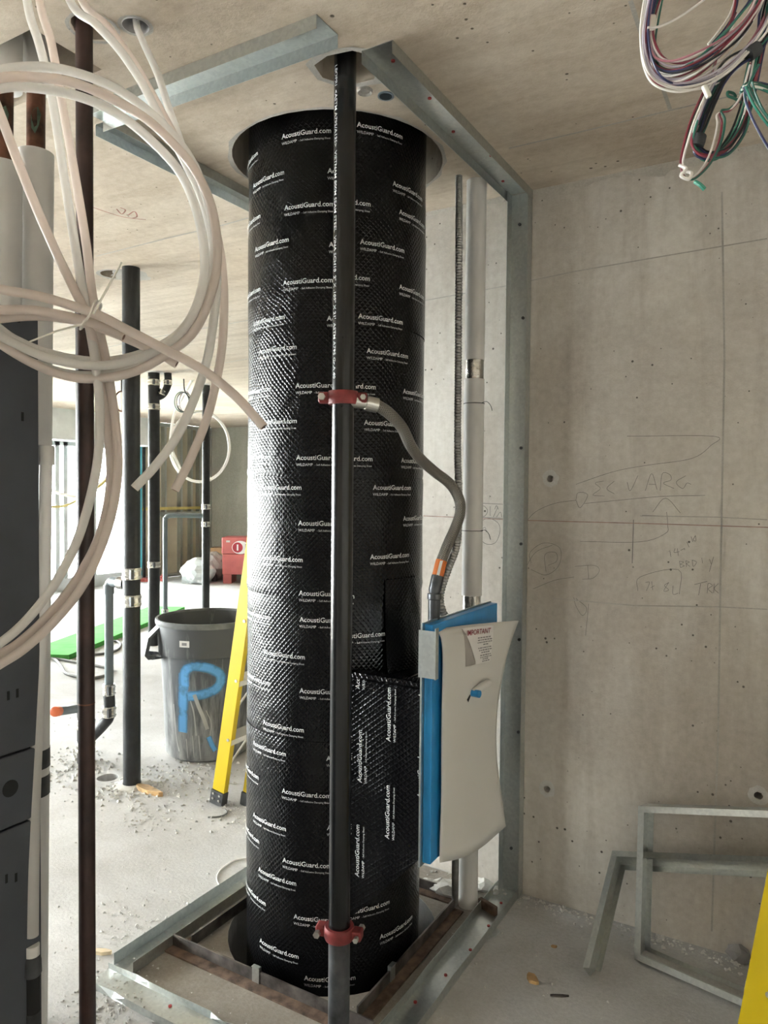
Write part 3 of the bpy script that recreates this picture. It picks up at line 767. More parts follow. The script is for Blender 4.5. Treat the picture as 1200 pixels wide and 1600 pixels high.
for y in (631, 829):
    z = upat(740, y, WP); q = []
    for k in range(25):
        a = 2*pi*k/24; q.append((WP[0]+.0382*cos(a), WP[1]+.0382*sin(a), z))
    obj('tie_wire', MB().tube(q, .0012, 6), 'dark', wp)
    w0 = np.array([WP[0]+.035, WP[1]-.012, z])
    obj('wire_tail', MB().tube(spline([w0, w0+np.array([.02, 0, .004]), w0+np.array([.035, 0, -.01]), w0+np.array([.042, 0, -.03])], 6), .0011, 6), 'dark', wp)
# ================================================================== METAL FRAMING
def nrm(v): v = np.array(v, float); return v/np.linalg.norm(v)
def channel(p0, p1, wdir, fdir, W=.092, F=.034, t=.0014, bend=0):
    p0, p1 = np.array(p0, float), np.array(p1, float); w = nrm(wdir); f = nrm(fdir)
    prof = [(-W/2, 0), (W/2, 0), (W/2, F), (W/2-t, F), (W/2-t, t), (-W/2+t, t), (-W/2+t, F), (-W/2, F)]
    n = 1 if not bend else 14; mb = MB(); o = 0
    for i in range(n+1):
        q = p0+(p1-p0)*i/n; k = bend*(mnoise.noise(Vector((i*.7, 2.2, 0))) if bend else 0)
        for j, (a, b) in enumerate(prof):
            kk = k if b > .5*F else 0
            mb.v.append(tuple(q+w*(a+kk)+f*(b-abs(kk)*.5)))
    m = len(prof)
    for i in range(n):
        for j in range(m): j2 = (j+1) % m; mb.f.append((i*m+j, i*m+j2, (i+1)*m+j2, (i+1)*m+j))
    for b, s in ((0, 1), (n*m, -1)):
        for fc in ((0, 1, 4, 5), (1, 2, 3, 4), (0, 5, 6, 7)): mb.f.append(tuple(b+x for x in fc)[::s])
    return mb
def track(name, label, p0, p1, wdir, fdir, W=.092, F=.034, pins=6, bend=0, group='galvanised tracks round the chute', pinside=0):
    p0, p1 = np.array(p0, float), np.array(p1, float)
    o = thing(name, label, 'metal track', p0, group)
    obj('channel', channel(p0, p1, wdir, fdir, W, F, bend=bend), 'galv', o)
    f = nrm(fdir); w = nrm(wdir); rr = random.Random(len(label))
    for k in range(pins):
        q = p0+(p1-p0)*(k+.35)/pins+w*W*rr.choice((-.22, .22, .05)); 
        obj('pin', MB().cyl(q+f*.0012, q+f*.005, .0055, 10), 'pin', o)
    return o
track('ceiling_track', 'galvanised ceiling track crossing in front of the chute at upper left', (-1.93, 1.505, H-.0005), (-1.055, 1.505, H-.0005), (0, 1, 0), (0, 0, -1), pins=4)
track('ceiling_track', 'galvanised ceiling track running back along the left of the chute', (-1.925, 1.555, H-.0005), (-1.925, 2.33, H-.0005), (1, 0, 0), (0, 0, -1), pins=3)
track('ceiling_track', 'galvanised ceiling track slanting from the standpipe hole to the wall stud', (-.993, 1.637, H-.0005), (-.993, 2.704, H-.0005), (1, 0, 0), (0, 0, -1), pins=5)
track('floor_track', 'dusty galvanised floor track on the right of the chute, with red pins', (-1.000, 1.25, .0005), (-1.000, 2.704, .0005), (1, 0, 0), (0, 0, 1), pins=9, bend=.006)
track('floor_track', 'galvanised floor track on the left of the chute, light upper edge', (-1.905, 1.60, .0005), (-1.905, 2.60, .0005), (1, 0, 0), (0, 0, 1), F=.04, pins=5)
track('floor_track', 'crushed galvanised floor track in the front corner at lower left', (-1.95, 1.535, .0005), (-1.08, 1.535, .0005), (0, 1, 0), (0, 0, 1), F=.022, pins=1, bend=.02)
sd = thing('wall_stud', 'upright galvanised stud screwed to the concrete wall beside the white cover sheet', 'metal stud', (-.990, 2.703, 0))
obj('channel', channel((-.990, 2.705, .003), (-.990, 2.705, H-.004), (1, 0, 0), (0, -1, 0), W=.082, F=.048), 'galv', sd)
for y in (350, 497, 700, 850, 1000, 1145, 1330):
    q = ony(818, y, 2.703); q[0] = -.985+.012*sin(y); obj('screw', MB().lathe((0, 0, 0), [(0, 0)], 3) if False else MB().cyl(q, q+np.array([0, -.005, 0]), .006, 10), 'steelraw', sd)
q = ony(772, 1455, 2.2)
# loose flat scraps on the track
def shard(name, label, cat, px, ln, wd, th, ang, mat, grp=None, tilt=0, z=0.0):
    p = onz(px[0], px[1], z); rr = random.Random(int(px[0])); a = np.array([cos(ang), sin(ang), 0]); n = np.array([-a[1], a[0], 0])
    poly = []
    for s, w in ((-.5, .25), (-.2, .5), (.15, .42), (.5, .12), (.46, -.2), (.1, -.5), (-.3, -.42), (-.48, -.1)):
        poly.append(p+a*s*ln*(1+rr.uniform(-.1, .1))+n*w*wd*(1+rr.uniform(-.2, .2))+np.array([0, 0, (s+.5)*tilt+.0005]))
    o = obj(name, MB().prism(poly, (0, 0, th)), mat, org=p); return tag(o, label, cat, grp)
shard('metal_scrap', 'square galvanised offcut beside the right floor track', 'scrap', (766, 1458), .075, .05, .0015, .95, 'galv')
# ------------------------------------------------------------------ angle iron frame
def angle_iron(name, label, p0, p1, inward, W=.042, t=.006, clip=None):
    p0, p1 = np.array(p0, float), np.array(p1, float); d = nrm(p1-p0); w = nrm(inward)
    prof = [(0, 0), (t, 0), (t, W), (0, W)]
    o = thing(name, label, 'steel angle', p0, 'steel angles under the chute')
    obj('angle', MB().prism([p0+w*a+np.array([0, 0, b+.001]) for a, b in prof], p1-p0), 'angle', o)
    obj('lower_leg', MB().box((p0+p1)/2+w*(t+(W-t)/2)+np.array([0, 0, .001+t/2]), (np.linalg.norm(p1-p0), W-t, t), (tuple(d), tuple(w), (0, 0, 1))), 'rust', o)
    if clip is not None:
        q = p0+(p1-p0)*clip
        obj('clip', MB().box(q+w*(.003)+np.array([0, 0, .03]), (.028, .012, .052), (tuple(d), tuple(w), (0, 0, 1))).box(q+w*.006+np.array([0, 0, .0565]), (.028, .014, .0018), (tuple(d), tuple(w), (0, 0, 1))), 'galv', o)
    return o
angle_iron('angle_iron', 'rusty steel angle lying across the front of the chute base', (-1.86, 1.775, 0), (-1.06, 1.775, 0), (0, -1, 0), clip=.46)
angle_iron('angle_iron', 'steel angle along the right side of the chute base', (-1.135, 1.80, 0), (-1.135, 2.47, 0), (1, 0, 0), clip=.30)
angle_iron('angle_iron', 'dark steel angle behind the chute base near the white pipe', (-1.80, 2.535, 0), (-1.165, 2.535, 0), (0, -1, 0))
angle_iron('angle_iron', 'short dark steel angle on the left of the chute base', (-1.80, 1.80, 0), (-1.80, 2.46, 0), (-1, 0, 0), W=.04)
p = fl(762, 1424)
tag(obj('rusty_bracket', MB().box((p[0]+.0, p[1], .018), (.085, .02, .034), ((.93, -.36, 0), (.36, .93, 0), (0, 0, 1))), 'rust', org=p, bevel=.004), 'small rusty steel bracket lying in the right floor track', 'bracket')

# ------------------------------------------------------------------ loose frames of track leaning on the wall
def member(o, a, b, nrm_, inw, name): obj(name, channel(a, b, nrm_, inw, W=.09, F=.021), 'galv', o)
BL, BR, TL, TR = map(np.array, ((-.480, 2.545, .002), (.26, 2.40, .002), (-.496, 2.650, .475), (0, 0, 0)))
_t = ony(1199, 1264, 2.60); TR = TL+(_t-TL)*(.26-TL[0])/(_t[0]-TL[0])
fr = thing('track_frame', 'rectangular frame of galvanised track leaning upright on the concrete wall', 'metal frame', BL)
up = nrm(TL-BL); al = nrm(BR-BL); n_ = nrm(np.cross(al, up))
member(fr, BL, TL, n_, al, 'left_member'); member(fr, BL, BR, n_, up, 'bottom_member'); member(fr, TL, TR, n_, -up, 'top_member'); member(fr, BR, TR, n_, -al, 'right_member')
BL, TL = np.array((-.60, 2.345, .012)), np.array((-.585, 2.655, .262)); al = nrm(ony(1199, 1350, 2.64)-TL); up = nrm(TL-BL); n_ = nrm(np.cross(al, up))
fr2 = thing('track_frame', 'lower open frame of galvanised track slumped behind the upright one', 'metal frame', BL)
member(fr2, BL, TL, n_, al, 'left_member'); member(fr2, TL+al*.001, TL+al*.86, n_, -up, 'top_member'); member(fr2, BL+al*.86, TL+al*.86, n_, -al, 'right_member')

# ------------------------------------------------------------------ ladders
def ladder(label, B, w, v, length, rear, nst, first):
    B = np.array(B, float); w = np.array(w, float); v = nrm(v); wd = nrm(w); side = nrm(np.cross(wd, v))
    o = thing('step_ladder', label, 'ladder', B, 'yellow ladders')
    for k, (org, inw) in enumerate(((B, wd), (B+w, -wd))):
        s0 = org+v*.055
        r = obj('front_rail', channel(s0, org+v*length, side, inw, W=.074, F=.030, t=.004), 'yellow', o)
        obj('foot', MB().box(org+v*.035+inw*.012, (.082, .042, .070), (tuple(side), tuple(inw), tuple(v))), 'rubber', r, bevel=.004)
        for q in (.03, .055):
            for sg in (-.02, .02):
                a = org+v*q+side*sg-inw*.010; obj('rivet', MB().cyl(a, a-inw*.003, .006, 10), 'zinc', r)
        for i in range(nst):
            a = org+v*(first+i*.30)-inw*.0005
            obj('rivet', MB().cyl(a+side*.018, a+side*.018-inw*.0035, .0075, 10), 'zinc', r)
        if rear is not None:
            ro = org+np.array(rear)
            rr_ = obj('rear_rail', channel(ro+v*.05, ro+v*(length-.1), side, inw, W=.045, F=.026, t=.004), 'yellow', o)
            obj('foot', MB().box(ro+v*.035+inw*.010, (.055, .036, .066), (tuple(side), tuple(inw), tuple(v))), 'rubber', rr_, bevel=.004)
    for i in range(nst):
        c = B+w*.5+v*(first+i*.30)
        obj('step', MB().box(c, (np.linalg.norm(w)-.008, .078, .004), (tuple(wd), tuple(side), tuple(v))).box(c-side*.037-v*.012, (np.linalg.norm(w)-.008, .003, .026), (tuple(wd), tuple(side), tuple(v))).box(c+side*.037-v*.012, (np.linalg.norm(w)-.008, .003, .026), (tuple(wd), tuple(side), tuple(v))), 'alu', o)
        a = B+wd*.02+v*(first+i*.30-.19); b = B+wd*.20+v*(first+i*.30-.02)
        obj('brace', MB().tube([a, b], .006, 6), 'alu', o)
    obj('top_cap', MB().box(B+w*.5+v*(length+.02), (np.linalg.norm(w)+.03, .13, .05), (tuple(wd), tuple(side), tuple(v))), 'yellow', o, bevel=.006)
    return o
_lb = fl(338, 1257)
ladder('yellow fibreglass stepladder leaning behind the black chute near the grey bin', (_lb[0], _lb[1], 0), (0, .44, 0), (.155, .02, 1), 1.75, (.13, .06, 0), 5, .34)
_rb = fl(1161, 1690); _ru = dep(1238, 1300, 1.86)-_rb
ladder('yellow fibreglass ladder rail at the lower right corner of the picture', (_rb[0], _rb[1], 0), (.06, .42, 0), _ru, 1.7, None, 5, .27)

# ================================================================== LEFT FOREGROUND: RISERS, CABINET, TUBING
def riser(P, name, label, y_bare0, y_bare1, px):
    o = thing(name, label, 'pipe', (P[0], P[1], 0), 'insulated risers at the left edge')
    z0, z1 = upat(px, y_bare0, P), upat(px, y_bare1, P)
    def at(z): q = P-_r0[:2]*.034*(1-z/H); return (q[0], q[1], z)      # the riser leans a little
    obj('copper_pipe', MB().cyl(at(0), at(H+.3), .0245, 24), 'copper', o, smooth=True)
    obj('insulation', MB().cyl(at(z0), at(H+.28), .046, 28), 'white', o, smooth=True)
    obj('insulation', MB().cyl(at(.01), at(z1), .0475, 28), 'white', o, smooth=True)
    a = atan2(-P[1], -P[0]); mb = MB(); zz = upat(px, 190, P)
    R3 = .0249
    mb.add([(P[0]+R3*cos(a+dx/R3), P[1]+R3*sin(a+dx/R3), zz+dz) for dx, dz in ((-.014, -.03), (-.004, -.045), (.006, -.02), (.012, .01), (.004, .03), (-.006, .022), (-.015, .005))], [tuple(range(7))])
    obj('flux_stain', mb, 'verdigris', o)
    return o
r2 = riser(RISER2, 'riser_pipe', 'white-insulated riser with a bare copper stretch, beside the charcoal cabinet', 140, 240, 60)
riser(RISER1, 'riser_pipe', 'white-insulated copper riser cut by the left edge of the picture', 140, 258, 12)
for ya, yb in ((1168, 1197), (1209, 1240)):
    a, b = upat(68, ya, RISER2), upat(68, yb, RISER2); q = RISER2-_r0[:2]*.034*(1-a/H); obj('black_tape', MB().lathe((*q, 0), [(.0486, b), (.0486, a)], 28), 'rubber', r2, smooth=True)
bp = thing('brown_pipe', 'slim dark brown steel pipe rising full height at the left', 'pipe', (*BROWN, 0))
obj('pipe', MB().cyl((*BROWN, 0), (*BROWN, H+.19), .0205, 24), 'brown', bp, smooth=True)
obj('weld_mark', MB().lathe((*BROWN, upat(134, 1100, BROWN)), [(.0206, 0), (.0212, .002), (.0206, .004)], 24), 'copper', bp)

XC = -1.555; ye = onx(62, 900, XC)[1]; zc = onx(62, 488, XC)[2]
cab = thing('fan_coil_cabinet', 'dark charcoal metal cabinet standing at the left edge of the picture', 'cabinet', (XC-.2, ye-.3, 0))
zs = [zc, onx(20, 1178, XC)[2], onx(20, 1292, XC)[2], .0]
for a, b in zip(zs[:-1], zs[1:]): obj('panel', MB().bb((XC-.40, ye-.62, b+.0025), (XC, ye, a-.0025)), 'charcoal', cab, bevel=.003)
obj('core', MB().bb((XC-.38, ye-.6, .0), (XC-.01, ye-.01, zc-.01)), 'dark', cab)
for x, y in ((15, 492), (29, 497), (35, 651), (13, 1087), (27, 1083), (10, 1373), (25, 1371)):
    p = onx(x, y, XC); obj('slot', MB().bb((XC, p[1]-.003, p[2]-.010), (XC+.0008, p[1]+.003, p[2]+.010)), 'dark', cab)
p = onx(16, 1232, XC); obj('knockout', MB().cyl((XC, p[1], p[2]), (XC+.001, p[1], p[2]), .019, 20), 'dark', cab)
# drain tube clipped to the cabinet
dt = [dep(72, 712, 1.74), dep(70, 800, 1.74), dep(66, 950, 1.735), dep(60, 1080, 1.73), (dep(54, 1220, 1.725)), dep(51, 1360, 1.72), dep(50, 1462, 1.72)]
dr = thing('drain_tube', 'milky upright drain tube with capped top in front of the charcoal cabinet', 'tube', (dt[-1][0], dt[-1][1], 0))
obj('tube', MB().tube(spline(dt, 6), .0145, 20), 'pex', dr, smooth=True)
t0 = dt[0]; obj('cap', MB().tube([t0+np.array([0, 0, -.022]), t0+np.array([0, 0, .020]), t0+np.array([0, 0, .024])], [.019, .019, .016], 18), 'white', dr, smooth=True)
b0 = dt[-1]; zz = lambda y: upat(50, y, b0)
obj('collar', MB().tube([(b0[0], b0[1], zz(1476)), (b0[0], b0[1], zz(1494))], .0165, 20), 'white', dr, smooth=True)
obj('hose_clamp', MB().lathe((b0[0], b0[1], 0), [(.017, zz(1524)), (.021, zz(1520)), (.020, zz(1500)), (.017, zz(1492))], 20), 'rubber', dr, smooth=True)
obj('rubber_sleeve', MB().cyl((b0[0], b0[1], zz(1584)), (b0[0], b0[1], zz(1510)), .0165, 20), 'dark', dr, smooth=True)
obj('lower_pipe', MB().cyl((b0[0], b0[1], 0), (b0[0], b0[1], zz(1580)), .0175, 20), 'rubber', dr, smooth=True)

# ------------------------------------------------------------------ milky tubing
def tubing(label, pts, mat='pex', r=.0084, n=7, name='plastic_tube'):
    P = [p if len(p) == 3 and isinstance(p, np.ndarray) else dep(*p) for p in pts]
    o = thing(name, label, 'tube', P[0], 'milky plastic tubes looped at the left')
    q = spline(P, n)
    obj('tube', MB().tube(q, r, 14), mat, o, smooth=True)
    e = q[-1]; d = nrm(q[-1]-q[-2]); obj('bore', MB().cyl(e, e+d*.0006, r*.62, 12), 'copper', o)
    return o
def topin(x, y, D, hx=0, hy=0):         # a point on the slab above, for tubes leaving the frame
    p = dep(x, y, D); return np.array([p[0]+hx, p[1]+hy, H+.02])
tubing('pale tube dropping from the slab and sweeping off at lower left, upper one', [topin(28, -60, 1.45), (42, 0, 1.44), (62, 71, 1.43), (80, 146, 1.42), (101, 281, 1.40), (120, 400, 1.38), (136, 490, 1.37), (148, 560, 1.36), (156, 640, 1.36), (151, 730, 1.35), (126, 830, 1.34), (90, 905, 1.33), (45, 965, 1.32), (0, 1005, 1.31), (-70, 1050, 1.30)])
tubing('pinkish tube dropping from the slab and sweeping off at lower left, lower one', [topin(50, -60, 1.49), (62, 0, 1.48), (80, 66, 1.47), (95, 150, 1.46), (112, 244, 1.44), (133, 370, 1.42), (146, 470, 1.40), (166, 565, 1.39), (180, 660, 1.38), (184, 740, 1.37), (170, 820, 1.36), (135, 905, 1.35), (90, 965, 1.34), (40, 1012, 1.33), (0, 1038, 1.32), (-70, 1080, 1.30)], 'pexpink')
tubing('pinkish tube slanting down from the left edge to the cable tie', [(-60, 50, 1.30), (-20, 130, 1.30), (0, 178, 1.31), (25, 245, 1.32), (55, 320, 1.33), (88, 395, 1.335), (115, 450, 1.34), (139, 505, 1.35), (158, 600, 1.40), (170, 690, 1.41), (172, 760, 1.405), (156, 835, 1.39), (120, 905, 1.375), (75, 962, 1.36), (30, 1004, 1.35), (0, 1022, 1.34), (-60, 1055, 1.32)], 'pexpink')
tubing('tube arching down to a cut end pointing down beside the black pipe', [topin(80, -50, 1.50), (109, 0, 1.47), (150, 38, 1.45), (187, 78, 1.43), (222, 130, 1.41), (252, 188, 1.40), (290, 255, 1.39), (322, 330, 1.39), (337, 410, 1.39), (337, 470, 1.39), (322, 568, 1.39), (284, 668, 1.38), (245, 725, 1.37), (210, 763, 1.36)])
tubing('pinkish tube arching down to a cut end in front of the far stud wall', [topin(100, -50, 1.54), (128, 0, 1.51), (168, 42, 1.49), (205, 92, 1.47), (240, 152, 1.45), (272, 212, 1.44), (310, 285, 1.43), (338, 365, 1.43), (349, 440, 1.43), (347, 540, 1.43), (328, 638, 1.42), (300, 712, 1.41), (273, 766, 1.40)], 'pexpink')
sv = np.array([SLEEVE[0], SLEEVE[1], H+.12])
tubing('tube coming out of the round ceiling sleeve and joining the coil', [sv, np.array([SLEEVE[0]+.002, SLEEVE[1], H+.01]), (222, 62, 1.75), (246, 115, 1.68), (264, 170, 1.60), (282, 222, 1.52), (302, 280, 1.46), (318, 350, 1.43), (320, 420, 1.42), (306, 480, 1.42), (280, 520, 1.42), (240, 545, 1.42), (190, 561, 1.42), (140, 564, 1.41), (80, 553, 1.40), (35, 536, 1.39), (0, 514, 1.38), (-70, 450, 1.36), (-120, 350, 1.35), (-100, 230, 1.35)])
loopA = [(-110, 300, 1.36), (-95, 200, 1.36), (-50, 135, 1.36), (0, 110, 1.36), (75, 105, 1.36), (150, 124, 1.36), (206, 154, 1.365), (262, 202, 1.37), (303, 258, 1.37), (328, 330, 1.37), (335, 400, 1.37), (322, 465, 1.37), (297, 516, 1.37), (259, 546, 1.37), (210, 573, 1.37), (157, 586, 1.37), (105, 584, 1.365), (52, 567, 1.36), (0, 536, 1.35), (-60, 490, 1.34), (-115, 410, 1.33), (-125, 310, 1.33), (-100, 210, 1.33), (-50, 160, 1.33), (0, 138, 1.33), (60, 138, 1.33), (130, 153, 1.33), (190, 182, 1.335), (245, 228, 1.34), (285, 276, 1.35), (310, 340, 1.35), (320, 410, 1.355), (311, 468, 1.36), (287, 514, 1.36), (246, 547, 1.36), (190, 567, 1.355), (140, 571, 1.35), (82, 561, 1.345), (32, 541, 1.34), (-25, 508, 1.33), (-80, 450, 1.33)]
tubing('outermost loop of the milky tube coil at the left', loopA)
tubing('middle loop of the coil running to a cut end near the chute', [(-80, 480, 1.335), (-30, 515, 1.34), (12, 545, 1.345), (60, 572, 1.35), (110, 589, 1.355), (160, 591, 1.36), (214, 579, 1.365), (264, 551, 1.365), (303, 518, 1.365), (329, 462, 1.365), (340, 400, 1.365), (331, 325, 1.36), (306, 268, 1.355), (272, 226, 1.35), (230, 187, 1.345), (180, 157, 1.34), (120, 131, 1.335), (60, 121, 1.33), (0, 122, 1.32), (-60, 145, 1.32), (-105, 220, 1.31), (-120, 310, 1.30), (-100, 400, 1.30), (-50, 442, 1.30), (0, 452, 1.30), (70, 465, 1.30), (150, 491, 1.30), (196, 514, 1.30), (252, 543, 1.30), (315, 577, 1.31), (367, 618, 1.31), (412, 667, 1.31)], 'pexpink')
tubing('short end of the coil cut just past the cable tie', [(-90, 440, 1.32), (-40, 478, 1.32), (0, 484, 1.32), (52, 485, 1.32), (122, 498, 1.325), (160, 511, 1.33), (193, 527, 1.335)], 'pexpink')
tubing('tube end cut off where the coil crosses the black pipe', [(-60, 510, 1.34), (0, 498, 1.345), (70, 494, 1.35), (140, 507, 1.355), (200, 530, 1.36), (245, 551, 1.37), (276, 569, 1.375)], 'pexpink')
# cable tie round the bundle
tie = thing('cable_tie', 'thin natural cable tie pinching the milky tubes together', 'cable tie', dep(145, 492, 1.29))
obj('strap', MB().tube(spline([dep(146, 475, 1.285), dep(140, 492, 1.28), dep(128, 508, 1.29), dep(126, 514, 1.36), dep(140, 500, 1.44), dep(158, 480, 1.42), dep(152, 470, 1.33), dep(146, 475, 1.285)], 6), .0022, 8), 'tie', tie)
obj('tail', MB().tube([dep(146, 490, 1.28), dep(168, 450, 1.28), dep(190, 410, 1.27)], [.0022, .002, .0015], 6), 'tie', tie)
obj('loose_tail', MB().tube([dep(128, 507, 1.285), dep(90, 517, 1.27), dep(46, 534, 1.26)], [.0022, .002, .0015], 6), 'tie', tie)
# ================================================================== WIRE COILS AT UPPER RIGHT
def wires(label, ctrl, D, cols, spread, r=.00155, seed=1, jit=.5, name='wire_coil'):
    """strands that follow one path in a loose bundle; each strand is a part"""
    rr = random.Random(seed); base = [dep(x, y, D+(p[0] if p else 0)) for x, y, *p in ctrl]
    o = thing(name, label, 'wires', base[0], 'coils of building wire at upper right')
    for k, c in enumerate(cols):
        a = rr.uniform(0, 2*pi); s = spread*sqrt(rr.uniform(.05, 1)); ph = rr.uniform(0, 6)
        P = []
        for i, p in enumerate(base):
            w = s*(1+jit*sin(i*1.1+ph)); an = a+.35*i+ph*.1
            P.append(p+_r*cos(an)*w+_u*sin(an)*w+_f*sin(an*1.3+ph)*w)
        obj('wire', MB().tube(spline(P, 7), r, 6), 'wire_'+c, o, smooth=True)
    return o
mix1 = ['white', 'lilac', 'green', 'white', 'red', 'navy', 'lilac', 'green', 'white', 'red', 'navy', 'white', 'jade', 'red', 'lilac', 'black', 'pink', 'white', 'green', 'navy', 'red', 'white', 'jade']
wires('big loop of green, white and red wires, topmost of the hanging coils',
      [(1030, -90), (1036, -40, .02), (1020, 20, .02), (1012, 60), (1022, 100), (1050, 114), (1090, 100, -.02), (1130, 70, -.03), (1165, 35, -.03), (1190, -10, -.02), (1200, -90)],
      1.02, mix1, .0105, seed=4)
wires('slack white and maroon strands drooping below the big wire loop',
      [(1038, -100), (1012, 10), (1006, 70), (1018, 115), (1050, 133), (1090, 130), (1130, 112), (1165, 80), (1195, 40), (1230, -40), (1240, -110)],
      .99, ['white', 'lilac', 'red', 'white', 'navy', 'lilac', 'white', 'pink', 'lilac', 'white'], .009, seed=9)
wires('thin pair of navy and red wires running up to the slab', [(1152, -110), (1150, -20), (1144, 20), (1130, 48), (1112, 70)], 1.06, ['navy', 'white', 'red'], .004, seed=2)
wires('single white wire crossing the top of the big loop', [(1012, 44), (1030, 42), (1060, 28), (1100, 0), (1135, -30), (1150, -100)], .97, ['white'], .0005, seed=3)
mix2 = ['black', 'white', 'green', 'navy', 'lilac', 'black', 'white', 'green', 'black', 'red', 'jade', 'navy', 'white', 'black', 'green', 'red', 'jade', 'navy', 'pink', 'black']
c2 = wires('taped oval coil of dark green and white wires hanging in the middle',
      [(1225, -110), (1205, 30), (1190, 70), (1165, 88), (1135, 110), (1112, 150), (1095, 195), (1088, 225), (1100, 240), (1125, 238), (1150, 210), (1165, 175), (1176, 120), (1188, 60), (1196, 10), (1215, -60)],
      1.0, mix2, .0075, seed=12)
a, b = dep(1094, 212, .995), dep(1089, 229, .995)
obj('black_tape', MB().tube([a, (a+b)/2, b], [.0085, .009, .0085], 14), 'rubber', c2, smooth=True)
a, b = dep(1169, 86, .99), dep(1184, 75, .99); obj('black_tape', MB().tube([a, b], .0095, 14), 'rubber', c2, smooth=True)
wires('narrow knotted loop of three wires, lowest of the hanging coils',
      [(1150, 20, .16), (1122, 90, .14), (1112, 120, .08), (1100, 145, .03), (1080, 190), (1066, 240), (1065, 265), (1072, 278), (1085, 278), (1105, 258), (1120, 228), (1127, 195), (1124, 178), (1140, 172), (1158, 150), (1172, 100, .02)],
      .96, ['white', 'red', 'green'], .0032, seed=6)
kn = tag(obj('wire_knot', MB().tube(spline([dep(1061, 258, .955), dep(1072, 264, .95), dep(1064, 274, .95), dep(1076, 280, .95), dep(1080, 270, .955), dep(1066, 268, .965)], 8), .0022, 8), 'wire_white', org=dep(1066, 268, .955), smooth=True), 'white wire knot tied at the bottom of the lowest loop', 'wires')
tag(obj('wire_offcut', MB().tube(spline([dep(1086, 284, .955), dep(1094, 289, .95), dep(1101, 296, .95)], 4), .0028, 8), 'wire_jade', org=dep(1086, 284, .955), smooth=True), 'short green wire end sticking out below the knot', 'wires')
tag(obj('wire_offcut', MB().tube(spline([dep(1158, 160, .975), dep(1148, 154, .97), dep(1138, 150, .97), dep(1137, 144, .97), dep(1146, 146, .975), dep(1150, 152, .975)], 5), .0018, 8), 'wire_green', org=dep(1140, 150, .975), smooth=True), 'tiny curled green wire end beside the oval coil', 'wires')
wires('dense bundle of green wires leaving at the right edge',
      [(1160, 140), (1172, 134), (1190, 136), (1220, 150), (1270, 180)], .93, ['green', 'jade', 'green', 'white', 'jade', 'green', 'navy', 'green', 'white', 'green'], .007, seed=21)
wires('fan of white and green wires falling off the right edge',
      [(1185, 100), (1168, 132), (1162, 150), (1172, 180), (1190, 215), (1215, 255), (1260, 320)], .92, ['white', 'navy', 'green'], .003, seed=22)
wires('second fan of pale and green wires close to the right edge',
      [(1168, 135), (1180, 160), (1200, 190), (1240, 235), (1290, 290)], .915, ['white', 'green', 'jade', 'navy', 'green'], .006, seed=23)
p = dep(1019, 35, 1.0)
tag(obj('wire_tape', MB().box(p, (.010, .008, .02), (tuple(_r), tuple(_f), tuple(_u))), 'tie', org=p, bevel=.003), 'pale tape wrapped round the left side of the big wire loop', 'tape')
p = dep(1104, 143, .97)
tag(obj('wire_tape', MB().box(p, (.007, .007, .018), (tuple(_r*.9+_u*.4), tuple(_f), tuple(_u*.9-_r*.4))), 'tie', org=p, bevel=.002), 'pale tape on the upper end of the knotted loop', 'tape')

# ================================================================== DRAIN STACKS IN THE ROOM BEHIND
def band(o, P, z, r, hgt=.06, name='band_coupling', d=(0, 0, 1)):
    c = np.array([P[0], P[1], z]); d = nrm(d)
    b = obj(name, MB().tube([c-d*hgt/2, c+d*hgt/2], r+.004, 24), 'foil', o, smooth=True)
    for s in (-.3, .3):
        q = c+d*hgt*s; obj('clamp', MB().tube([q-d*.005, q+d*.005], r+.0065, 24), 'zinc', b, smooth=True)
    t = nrm(np.array([-P[0], -P[1], 0])); q = c+t*(r+.008)
    obj('clamp_screw', MB().box(q, (.014, .02, hgt*.8)), 'steelraw', b)
def stack(name, label, P, r, bands, top=H, bottom=0, mat='castiron', px=0):
    o = thing(name, label, 'pipe', (P[0], P[1], 0), 'black drain stacks in the room behind')
    obj('pipe', MB().cyl((*P, bottom), (*P, top), r, 28), mat, o, smooth=True)
    for y in bands: band(o, P, upat(px, y, P), r)
    return o
s1 = stack('drain_stack', 'thick black drain stack with two steel bands beside the grey drain pipe', BIG, .0445, (896, 938), px=206, top=H+.05)
mb = MB().lathe((*BIG, 0), [(.10, .0005), (.085, .006), (.065, .010), (.048, .012)], 24); 
tag(obj('mortar_collar', mb, 'rubble', org=(*BIG, 0)), 'rough ring of grout round the foot of the thick black stack', 'grout')
s2 = stack('drain_stack', 'black drain stack half hidden behind the slim brown pipe', THIN, .047, (1130, 1166), px=132)
s3 = stack('drain_stack', 'middle-distance black drain stack with a small side branch under the slab', PIPE2, .056, (598, 636, 882), px=242)
b0 = np.array([PIPE2[0], PIPE2[1], upat(245, 622, PIPE2)]); sd_ = _r0*.12
obj('branch', MB().tube(spline([b0, b0+sd_*.7+np.array([0, 0, .03]), b0+sd_*1.15+np.array([0, 0, .13]), b0+sd_*1.15+np.array([0, 0, H-b0[2]])], 6), .036, 18), 'castiron', s3, smooth=True)
q = b0+sd_*1.15; band(s3, q, upat(262, 598, q), .036, .05); band(s3, b0+sd_*.75, b0[2]+.055, .037, .05, d=(sd_[0]*4, sd_[1]*4, 1))
s4 = stack('drain_stack', 'farthest slim black drain stack with the grey pipe elbow', PIPE3, .042, (792, 819), px=320)
g0 = np.array([PIPE3[0], PIPE3[1], upat(318, 806, PIPE3)]); g1 = g0-_r0*.45; g2 = np.array([g1[0], g1[1], 0.0])
gp = thing('grey_drain', 'grey plastic drain pipe turning down from the farthest black stack', 'pipe', g2)
